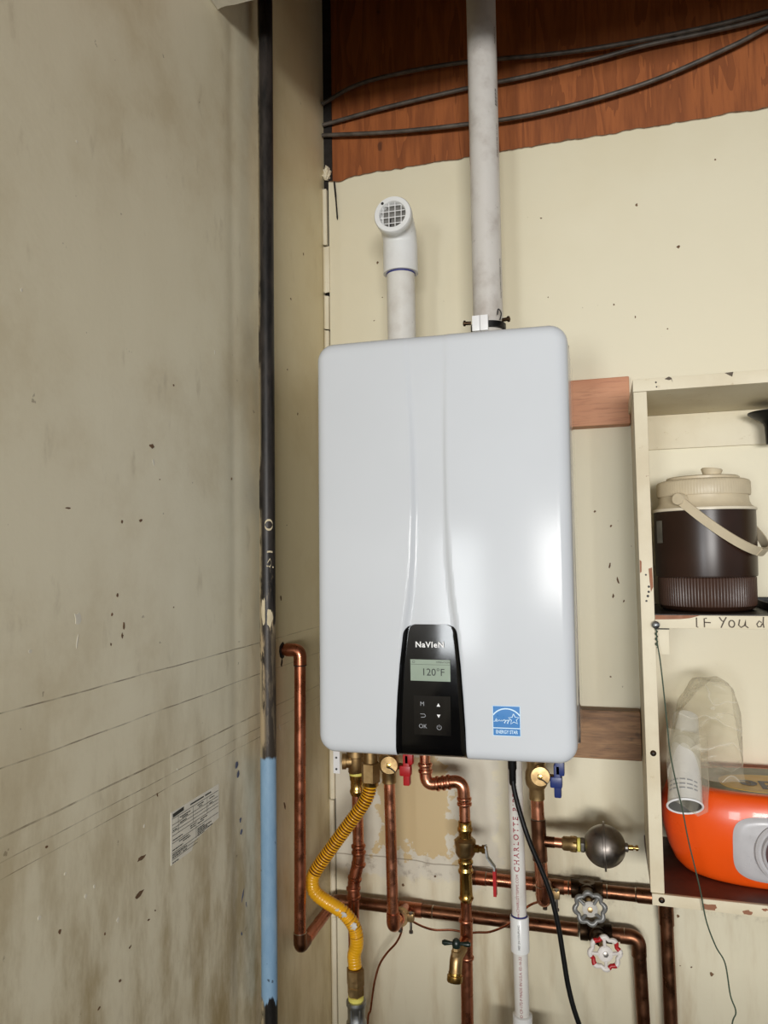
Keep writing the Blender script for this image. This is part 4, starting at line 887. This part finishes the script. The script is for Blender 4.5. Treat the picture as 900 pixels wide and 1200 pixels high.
# 4 pipe with red-handled valve
c4 = thing('copper_pipe', 'plain vertical copper pipe below the red-handled valve', 'pipe', (0.0695, -0.135, -0.40))
x4, y4 = 0.0672, -0.135
O('pipe', tube([(x4, y4, -0.10), (x4+0.0035, y4, -0.372)], R1, 24), 'copper', c4)
elbow(c4, (x4+0.0035, y4, -0.3905), (0, 0, 1), (0, 1, 0), R1*1.05, 'copper_mid', 0.026)
rings(c4, [(x4+0.0032, y4, -0.3650)], (0, 0, 1), R1*1.1)
def iso_valve(x, y, z, zlow, col, lab, right=1, r=0.0145):
    t = thing('isolation_valve', lab, 'valve', (x, y, zlow))
    O('valve_body', lathe([(r*0.85, zlow), (r*0.95, zlow+0.001), (r*0.95, zlow+0.020), (r*1.05, zlow+0.022), (r*1.32, zlow+0.028), (r*1.40, zlow+0.038), (r*1.36, zlow+0.050), (r*1.15, zlow+0.058), (r*1.15, zlow+0.066), (r*1.3, zlow+0.075), (r*1.3, 0.0015)], (x, y, 0), seg=28), 'brass_dull', t)
    d = Vector((0.12*right, -1, 0.05)).normalized(); c = Vector((x+0.006, y, z))
    cp = O('port_cap', lathe([(r*0.8, 0.012), (r*0.85, 0.026), (r*1.18, 0.028), (r*1.20, 0.034), (r*1.12, 0.036), (0, 0.0365)], c, d, 28), 'brass_dull', t)
    e = c+d*0.0375
    O('cap_strap', tube(fillet([e+Vector((-0.003, 0, 0.004)), e+Vector((-0.004, -0.001, -0.004)), e+Vector((0.004, -0.001, -0.005)), e+Vector((0.012, 0, -0.012))], 0.003, 4), 0.0011, 8), 'black_ink', cp)
    O('cap_stud', lathe([(0.0042, 0), (0.0040, 0.003), (0, 0.0035)], e-d*0.001, d, 14), 'brass', cp)
    sx = Vector((x, y, z-0.006)); O('valve_stem', tube([sx+Vector((0.008, -0.004, 0)), sx+Vector((0.036, -0.012, 0))], 0.0062, 14), 'brass_dull', t)
    hx_, hy_ = x+0.034, y-0.012
    hd = [box(hx_-0.001, hx_+0.0120, hy_-0.008, hy_+0.008, z-0.040, z+0.020, 0.003), box(hx_-0.008, hx_+0.0140, hy_-0.009, hy_+0.009, z-0.022, z-0.002, 0.003), box(hx_+0.001, hx_+0.0185, hy_-0.008, hy_+0.008, z+0.000, z+0.026, 0.003)]
    O('wing_handle', join(*hd), col, t); return t
iso_valve(x4, y4, -0.0745, -0.117, 'red', 'brass isolation valve with red wing handle under the heater')
# 5 press-fitted copper pipe at the far left
c5 = thing('copper_pipe', 'copper pipe with press fittings and a kinked offset behind yellow hose', 'pipe', (-0.015, -0.12, -0.66))
x5, y5 = -0.0042, -0.12
O('pipe', tube([(x5, y5, -0.135), (x5+0.001, y5, -0.27)], R1, 24), 'copper', c5)
O('offset_fitting', tube(fillet([(x5+0.001, y5, -0.255), (x5+0.0015, y5, -0.278), (x5-0.0095, y5, -0.318), (x5-0.0105, y5, -0.350)], 0.010, 6), R1*1.12, 24), 'copper_mid', c5)
for p, a in (((x5+0.001, y5, -0.250), (0, 0, 1)), ((x5+0.0015, y5, -0.262), (0, 0, 1)), ((x5+0.001, y5, -0.284), (-0.26, 0, -1)), ((x5-0.0075, y5, -0.313), (-0.26, 0, -1)), ((x5-0.0105, y5, -0.333), (0, 0, 1)), ((x5-0.0105, y5, -0.350), (0, 0, 1))):
    O('press_ring', ring_bulge(p, a, R1*1.08, 0.0045, 1.2), 'copper_mid', c5)
O('lower_pipe', tube([(x5-0.0105, y5, -0.34), (x5-0.0135, y5, -0.80)], R1, 24), 'copper_mid', c5)
u5 = thing('pipe_union', 'brass union with yellow thread tape under left corner of the heater', 'fitting', (x5, y5, -0.145))
O('union_body', lathe([(0.013, -0.118), (0.0135, -0.108), (0.0155, -0.104), (0.0160, -0.075), (0.019, -0.073), (0.019, 0.0015)], (x5-0.002, y5, 0), seg=28), 'brass_dull', u5)
O('side_cap', lathe([(0.013, 0), (0.013, 0.010), (0.0155, 0.011), (0.0155, 0.019), (0, 0.020)], (x5-0.010, y5-0.004, -0.083), (-1, -0.35, 0), 22), 'brass_dull', u5)
O('thread_tape', lathe([(0.0135, -0.1105), (0.0146, -0.110), (0.0146, -0.105), (0.0135, -0.1045)], (x5-0.001, y5, 0), seg=24), 'tape', u5)
O('press_adapter', lathe([(0.0125, -0.150), (0.0130, -0.149), (0.0150, -0.144), (0.0150, -0.140), (0.0132, -0.137), (0.0132, -0.122), (0.0148, -0.119), (0.0148, -0.111), (0.0125, -0.110)], (x5, y5, 0), seg=24), 'brass', u5)
# 6 yellow gas hose
gh = thing('gas_hose', 'bent yellow corrugated gas hose with brass end nuts left of the pipes', 'hose', (0.008, -0.18, -0.60))
gp = [(0.0430, -0.18, -0.098), (0.0425, -0.181, -0.110), (0.0385, -0.182, -0.127), (0.0290, -0.184, -0.145), (0.0165, -0.186, -0.1625), (0.0030, -0.188, -0.1805), (-0.0260, -0.191, -0.2190), (-0.0560, -0.194, -0.2600), (-0.0680, -0.195, -0.2790), (-0.0725, -0.196, -0.2920), (-0.0700, -0.196, -0.3080), (-0.0600, -0.196, -0.3190), (-0.0430, -0.195, -0.3290), (-0.0170, -0.192, -0.3430), (-0.0030, -0.189, -0.3560), (0.0080, -0.185, -0.3740), (0.0118, -0.183, -0.3930), (0.0108, -0.181, -0.4110), (0.0055, -0.18, -0.4290), (0.0070, -0.18, -0.4510)]
cen = spline(gp, 30)
def resample(P, step):
    out = [P[0]]; acc = 0.0
    for a, b in zip(P, P[1:]):
        L = (b-a).length; d = step-acc
        while d <= L: out.append(a+(b-a)*(d/L)); d += step
        acc = (acc+L) % step if L >= step-acc else acc+L
    return out
cen = resample(cen, 0.0006); nn = len(cen); rr = []
for i in range(nn):
    s = i/nn; amp = 0.0024 if s < 0.50 else (0.0005 if s < 0.62 else (0.0012 if 0.72 < s < 0.86 else 0.0003)); w = 0.5+0.5*math.cos(2*PI*i*0.0006/0.0056)
    rr.append(0.0132-amp*(w**1.6)*1.6)
hv, hf = tube(cen, rr, 22)
O('corrugated_tube', (hv, hf), None, gh, angle=80, mats=['yellow', 'groove'], idx=[1 if (k//22 < nn and rr[min(k//22, nn-1)] < 0.0113) else 0 for k in range(len(hf))])
def hexnut(at, axis, r, h0, h1, mat, parent, name='hex_nut'):
    return O(name, lathe([(r*0.9, h0), (r, h0+0.0015), (r, h1-0.0015), (r*0.9, h1)], at, axis, 6), mat, parent, smooth=False)
hexnut((0.0435, -0.18, 0), (0, 0, 1), 0.0185, -0.1030, -0.0660, 'brass_dull', gh)
O('nut_collar', lathe([(0.0150, -0.110), (0.0155, -0.1035), (0.0165, -0.1020)], (0.0432, -0.18, 0), seg=24), 'brass', gh)
O('inlet_nipple', lathe([(0.013, -0.0665), (0.013, 0.0015)], (0.0435, -0.18, 0), seg=20), 'brass_dull', gh)
hexnut((0.0075, -0.18, 0), (0, 0, 1), 0.0172, -0.4840, -0.4520, 'brass_dull', gh); hexnut((0.0077, -0.18, 0), (0, 0, 1), 0.0162, -0.5020, -0.4845, 'brass_dull', gh)
O('thread_tape', lathe([(0.0130, -0.5120), (0.0148, -0.5110), (0.0148, -0.5030), (0.0130, -0.5020)], (0.0080, -0.18, 0), seg=24), 'tape', gh)
for k, (z0, a) in enumerate(((0.70, 0), (0.735, 1), (0.80, 2))):
    i = int(z0*nn); c = cen[i]; bm = bmesh.new(); bmesh.ops.create_icosphere(bm, subdivisions=2, radius=1)
    for v in bm.verts: d = 1+0.5*mnoise.noise(v.co*2.0+Vector((k, 0, 0))); v.co = c+Vector((0.005+v.co.x*(0.0055+0.001*k)*d, -0.0104+v.co.y*0.0024, v.co.z*(0.0035+0.002*k)*d))
    O('scuff', from_bm(bm), 'tape_grey', gh)
gc = thing('galvanised_coupling', 'grey galvanised pipe coupling below the yellow hose', 'fitting', (0.0085, -0.18, -0.70))
O('coupling', lathe([(0.0155, -0.5100), (0.0185, -0.5110), (0.0190, -0.5150), (0.0190, -0.5190), (0.0168, -0.5220), (0.0168, -0.5480), (0.0192, -0.5510), (0.0192, -0.5590), (0.0160, -0.5610)], (0.0085, -0.18, 0), seg=28), 'galv', gc)
O('riser', tube([(0.0085, -0.18, -0.555), (0.0085, -0.18, -0.90)], 0.0150, 20), 'galv', gc)
for a in (-0.9, -1.9): O('rib', tube([(0.0085+0.0172*math.cos(a), -0.18+0.0172*math.sin(a), -0.522), (0.0085+0.0172*math.cos(a), -0.18+0.0172*math.sin(a), -0.548)], 0.0018, 8), 'galv', gc)
# 7 centre hot-water line
y7 = -0.125; R7 = 0.0105
c7 = thing('copper_pipe', 'copper pipe with swan-neck press elbows below the control panel', 'pipe', (0.20, -0.125, -0.20))
O('inlet_pipe', tube([(0.1360, y7, 0.0015), (0.1378, y7, -0.085)], R7, 24), 'copper', c7)
O('press_elbow', tube(fillet([(0.1378, y7, -0.078), (0.1385, y7, -0.1190), (0.1780, y7, -0.1115)], 0.024, 10), R7*1.14, 24), 'copper', c7)
O('press_elbow', tube(fillet([(0.1680, y7, -0.1135), (0.2115, y7, -0.1050), (0.2135, y7, -0.1500)], 0.026, 10), R7*1.14, 24), 'copper', c7)
for p, a in (((0.1376, y7, -0.0800), (0, 0, 1)), ((0.1381, y7, -0.0920), (0, 0, 1)), ((0.1620, y7, -0.1146), (1, 0, 0.18)), ((0.1735, y7, -0.1125), (1, 0, 0.18)), ((0.1840, y7, -0.1102), (1, 0, 0.18)), ((0.2132, y7, -0.1395), (0, 0, 1)), ((0.2134, y7, -0.1490), (0, 0, 1))):
    O('press_ring', ring_bulge(p, a, R7*1.1, 0.0042, 1.22), 'copper', c7)
O('pipe', tube([(0.2134, y7, -0.145), (0.2136, y7, -0.180)], R7, 24), 'copper', c7)
bv = thing('ball_valve', 'brass ball valve with steel and red lever handle on the centre pipe', 'valve', (0.2135, y7, -0.33))
O('valve_body', lathe([(0.0112, -0.330), (0.0125, -0.3275), (0.0145, -0.3240), (0.0125, -0.3200), (0.0122, -0.3100), (0.0118, -0.2800), (0.0145, -0.2760), (0.0145, -0.2720), (0.0125, -0.2690), (0.0125, -0.2620), (0.0145, -0.2590), (0.0145, -0.2550), (0.0122, -0.2520), (0.0125, -0.2480)], (0.2130, y7, 0), seg=28), 'brass', bv)
O('valve_chamber', lathe([(0.0120, -0.2490), (0.0150, -0.2470), (0.0190, -0.2400), (0.0195, -0.2260), (0.0205, -0.2240), (0.0205, -0.2170), (0.0180, -0.2150), (0.0150, -0.2120), (0.0120, -0.2110)], (0.2132, y7, 0), seg=28), 'brass_dull', bv)
O('press_end', lathe([(0.0125, -0.2120), (0.0125, -0.2020), (0.0148, -0.1990), (0.0148, -0.1940), (0.0128, -0.1910), (0.0128, -0.1820), (0.0115, -0.1810)], (0.2134, y7, 0), seg=28), 'brass', bv)
O('stem', lathe([(0.0078, 0.015), (0.0078, 0.026), (0.0060, 0.027), (0.0060, 0.032), (0.0085, 0.033), (0.0085, 0.039), (0.005, 0.042)], (0.2132, y7, -0.2310), (1, -0.05, 0.02), 6), 'brass', bv)
lv = [(0.2525, y7-0.002, -0.2225), (0.2555, y7-0.002, -0.2440), (0.2685, y7-0.003, -0.2600), (0.2688, y7-0.003, -0.2680)]
def bar(path, w, t_):
    V, F = [], []; n = len(path)
    for p in path:
        p = Vector(p)
        for s, q in ((-1, -1), (1, -1), (1, 1), (-1, 1)): V.append(p+Vector((t_/2*q, w/2*s, 0)))
    for i in range(n-1):
        for k in range(4): F.append((i*4+k, i*4+(k+1) % 4, (i+1)*4+(k+1) % 4, (i+1)*4+k))
    F += [(0, 1, 2, 3), tuple((n-1)*4+k for k in range(4))]; return V, F
O('lever', bar(lv, 0.013, 0.0030), 'galv', bv, smooth=False)
O('lever_grip', bar([(0.2688, y7-0.003, -0.2660), (0.2690, y7-0.003, -0.3060), (0.2692, y7-0.003, -0.3120)], 0.0145, 0.0056), 'red', bv, smooth=False)
c8 = thing('copper_pipe', 'copper pipe with hose tap running down below the brass ball valve', 'pipe', (0.212, y7, -0.60))
O('pipe', tube([(0.2128, y7, -0.325), (0.2120, y7, -0.385)], R7, 24), 'copper_mid', c8)
O('tee', join(tube([(0.2122, y7, -0.3660), (0.2112, y7, -0.4330)], R7*1.16, 24), tube([(0.2118, y7, -0.398), (0.205, y7-0.030, -0.405)], R7*1.02, 20)), 'copper_mid', c8)
O('lower_pipe', tube([(0.2112, y7, -0.42), (0.2085, y7, -0.80)], R7*1.1, 24), 'copper_mid', c8)
for z in (-0.3660, -0.4340): O('press_ring', ring_bulge((0.2116, y7, z), (0, 0, 1), R7*1.12, 0.004, 1.16), 'copper_mid', c8)
hb = thing('hose_tap', 'small brass hose tap with dark green bar handle on the centre pipe', 'tap', (0.200, -0.17, -0.45))
hc = Vector((0.2015, -0.172, -0.3870))
O('tap_body', join(tube(fillet([(0.2060, -0.150, -0.4040), (0.2005, -0.170, -0.4110), (0.1990, -0.178, -0.4420)], 0.012, 8), [0.0125]*3+[0.0118]*8, 20), lathe([(0.0095, 0), (0.0095, 0.008), (0.0075, 0.009), (0.007, 0.015), (0.004, 0.016), (0.004, 0.026)], (0.2008, -0.172, -0.4080), (0.02, 0.02, 1), 6)), 'brass_dull', hb)
O('spout', lathe([(0.0135, 0.0), (0.0145, 0.002), (0.0145, 0.011), (0.0125, 0.012), (0.0125, 0.016)], (0.1985, -0.1800, -0.4515), (0.04, 0.25, 1), 24), 'brass', hb)
O('spout_mouth', lathe([(0.0, 0.0), (0.0100, 0.0001)], Vector((0.1985, -0.1800, -0.4515))-Vector((0.04, 0.25, 1)).normalized()*0.0003, (0.04, 0.25, 1), 20), 'bronze_old', hb)
O('bar_handle', join(tube([hc+Vector((-0.0265, 0, -0.0005)), hc+Vector((-0.022, 0, -0.0005)), hc+Vector((-0.010, 0, 0)), hc+Vector((0.010, 0, 0.001)), hc+Vector((0.022, 0, 0.0015)), hc+Vector((0.0265, 0, 0.0015))], [0.0030, 0.0052, 0.0030, 0.0030, 0.0052, 0.0030], 14),
     lathe([(0.0075, -0.006), (0.0082, 0.0), (0.0065, 0.006), (0.0035, 0.009), (0, 0.009)], hc, (0, -0.1, 1), 20)), 'green_black', hb)
# 8 cold line
y9 = -0.120; R9 = 0.0120; x9 = 0.3500
c9 = thing('copper_pipe', 'copper pipe with side tee below the blue-handled valve', 'pipe', (0.354, y9, -0.33))
O('pipe', tube([(x9, y9, -0.125), (x9+0.001, y9, -0.175)], R9, 24), 'copper', c9)
O('tee', join(tube([(x9+0.001, y9, -0.1680), (x9+0.003, y9, -0.2420)], R9*1.15, 24), tube([(x9+0.002, y9, -0.2078), (x9+0.030, y9, -0.2078)], 0.0098, 20)), 'copper_old', c9)
O('lower_pipe', tube([(x9+0.003, y9, -0.238), (x9+0.0065, y9, -0.300)], R9, 24), 'copper', c9)
elbow(c9, (x9+0.0070, y9, -0.3172), (0, 0, 1), (0, 1, 0), R9, 'copper_mid', 0.028)
rings(c9, [(x9+0.001, y9, -0.1670), (x9+0.0032, y9, -0.2425), (x9+0.0062, y9, -0.2890)], (0, 0, 1), R9*1.09)
iso_valve(x9, y9, -0.0810, -0.1320, 'blue', 'brass isolation valve with blue wing handle under the heater', r=0.0150)
wa = thing('hammer_arrestor', 'round dark steel ball arrestor on a copper side arm', 'arrestor', (0.4690, y9, -0.245))
O('side_arm', tube([(x9+0.028, y9, -0.2078), (0.3995, y9, -0.2078)], 0.0090, 20), 'copper', wa)
O('adapter', lathe([(0.0100, 0.0), (0.0125, 0.003), (0.0125, 0.014), (0.0140, 0.016), (0.0140, 0.026)], (0.3935, y9, -0.2078), (1, 0, 0.005), 24), 'brass_dull', wa)
hexnut((0.4130, y9, -0.2078), (1, 0, 0), 0.0148, 0.0, 0.008, 'brass', wa)
O('thread_tape', lathe([(0.0115, 0), (0.0125, 0.0005), (0.0125, 0.005), (0.0115, 0.0055)], (0.4210, y9, -0.2078), (1, 0, 0), 20), 'tape', wa)
hexnut((0.4262, y9, -0.2078), (1, 0, 0), 0.0135, 0.0, 0.008, 'steel', wa)
BC = Vector((0.4690, y9, -0.2062)); pr_ = []
for i in range(33):
    a = -PI/2+PI*i/32; pr_.append((max(0.0, 0.0370*math.cos(a)), 0.0372*math.sin(a)))
O('ball', lathe(pr_, BC, (1, 0, 0.03), 40), 'steel_dark', wa)
O('seam_flange', lathe([(0.0365, -0.0022), (0.0425, -0.0016), (0.0425, 0.0016), (0.0365, 0.0022)], BC, (1, 0, 0.03), 40), 'steel_dark', wa)
O('end_bead', lathe([(0.0075, 0.034), (0.0080, 0.040), (0.0045, 0.042)], BC, (1, 0, 0.03), 16), 'steel_dark', wa)
O('tip', lathe([(0.0048, 0.040), (0.0048, 0.049), (0.0030, 0.050), (0.0030, 0.053), (0.0050, 0.054), (0.0050, 0.058), (0.0, 0.059)], BC, (1, 0, 0.03), 14), 'brass', wa)
# 9 condensate pipe
cv = thing('condensate_pipe', 'white plastic condensate pipe with red lettering below the heater', 'pipe', (0.314, -0.13, -0.70))
x10, y10, R10 = 0.3112, -0.130, 0.0136
O('pipe', tube([(x10, y10, 0.0015), (x10+0.0018, y10, -0.3600)], R10, 30), 'pvc', cv)
O('lower_pipe', tube([(x10+0.0020, y10, -0.390), (x10+0.0035, y10, -0.80)], R10, 30), 'pvc', cv)
O('coupling', lathe([(0.0145, -0.4060), (0.0172, -0.4055), (0.0172, -0.3440), (0.0160, -0.3425), (0.0145, -0.3440)], (x10+0.0018, y10, 0), seg=30), 'pvc_clean', cv)
O('primer_ring', lathe([(0.0136, -0.3425), (0.0148, -0.3422), (0.0148, -0.3405), (0.0136, -0.3402)], (x10+0.0017, y10, 0), seg=30), 'purple', cv)
O('lower_fitting', lathe([(0.0145, -0.80), (0.0178, -0.79), (0.0178, -0.5200), (0.0150, -0.5185)], (x10+0.003, y10, 0), seg=30), 'pvc_clean', cv)
O('side_fitting', tube([(x10-0.040, y10, -0.585), (x10+0.055, y10, -0.585)], 0.022, 24), 'pvc_clean', cv)
wr_ = lambda z, th, r=0.0137: wrap(x10+0.001, y10, r, th, z)
TH = -1.55
lettering('CHARLOTTE PIPE', 0.0135, wr_(-0.188, TH), 'red_ink', cv, space=1.42, bold=0.0002)
lettering('3/4 CPVC 2657-24', 0.0062, wr_(-0.080, TH), 'red_ink', cv)
lettering('www.CHARLOTTEPIPE.COM', 0.0068, wr_(-0.3055, TH), 'red_ink', cv)
lettering('LO CP-172-P MADE IN U.S.A. 02-16-22', 0.0068, wrap(x10+0.0028, y10, 0.0137, TH, -0.4660), 'red_ink', cv)
lettering('NSF 3/4 COUPLING', 0.0052, wrap(x10+0.0018, y10, 0.0173, TH, -0.3745), 'black_ink', cv)
# 10 power cord
pc = thing('power_cord', 'black power cord hanging from the heater across the pipes', 'cord', (0.3118, -0.19, -0.09))
O('cord', tube(spline([(0.3120, -0.175, -0.055), (0.3148, -0.185, -0.0900), (0.3255, -0.195, -0.130), (0.3415, -0.200, -0.1785), (0.3600, -0.20, -0.2230), (0.3765, -0.20, -0.2680), (0.3880, -0.20, -0.3200), (0.3948, -0.20, -0.3688), (0.4030, -0.20, -0.4250), (0.4180, -0.20, -0.4794), (0.46, -0.19, -0.60), (0.5, -0.18, -0.78)], 10), 0.0044, 14), 'black_rubber', pc)
O('strain_relief', lathe([(0.0046, -0.0900), (0.0062, -0.0860), (0.0064, -0.0640), (0.0078, -0.0600), (0.0078, 0.0015)], (0.3130, -0.181, 0), seg=18), 'black_rubber', pc)
# 11 ground clamps and wire
def clamp(c, lab, s=1):
    t = thing('ground_clamp', lab, 'clamp', c); c = Vector(c)
    O('jaw', join(lathe([(0.0142, -0.006), (0.0172, -0.006), (0.0172, 0.006), (0.0142, 0.006)], c, (0, 1, 0) if s else (1, 0, 0), 20)), 'brass_dull', t)
    O('lug', box(c.x+0.014, c.x+0.028, c.y-0.006, c.y+0.006, c.z-0.006, c.z+0.010, 0.002), 'brass_dull', t)
    for dx in (0.0, 0.022):
        O('screw', lathe([(0.0030, -0.024), (0.0042, -0.0235), (0.0042, -0.0195), (0.0024, -0.019), (0.0024, 0.012), (0.0042, 0.0125), (0.0042, 0.016)], (c.x+dx, c.y-0.002, c.z-0.004), (0, 0, 1), 12), 'steel', t)
    return t
clamp((0.0735, -0.092, -0.391), 'brass ground clamp where the red-valve pipe meets the lower run')
clamp((0.3565, -0.082, -0.3200), 'brass ground clamp behind the bottom elbow of the blue-valve pipe')
gw = thing('ground_wire', 'bare copper ground wire looping between clamps and down the wall', 'wire', (0.08, -0.07, -0.63))
O('link_wire', tube(spline([(0.0950, -0.090, -0.397), (0.115, -0.075, -0.4130), (0.1366, -0.062, -0.4230), (0.17, -0.055, -0.4225), (0.20, -0.055, -0.4240), (0.2228, -0.058, -0.4190), (0.250, -0.062, -0.4120), (0.2887, -0.068, -0.388), (0.325, -0.085, -0.345), (0.352, -0.086, -0.331)], 10), 0.0022, 8), 'copper_mid', gw)
O('down_wire', tube(spline([(0.0760, -0.090, -0.408), (0.0700, -0.075, -0.430), (0.0560, -0.065, -0.4570), (0.0350, -0.06, -0.482), (0.0191, -0.06, -0.5065), (0.0090, -0.06, -0.537), (0.0030, -0.06, -0.5681), (-0.0020, -0.06, -0.60), (-0.0083, -0.06, -0.6286), (-0.01, -0.06, -0.78)], 10), 0.0022, 8), 'copper_mid', gw)
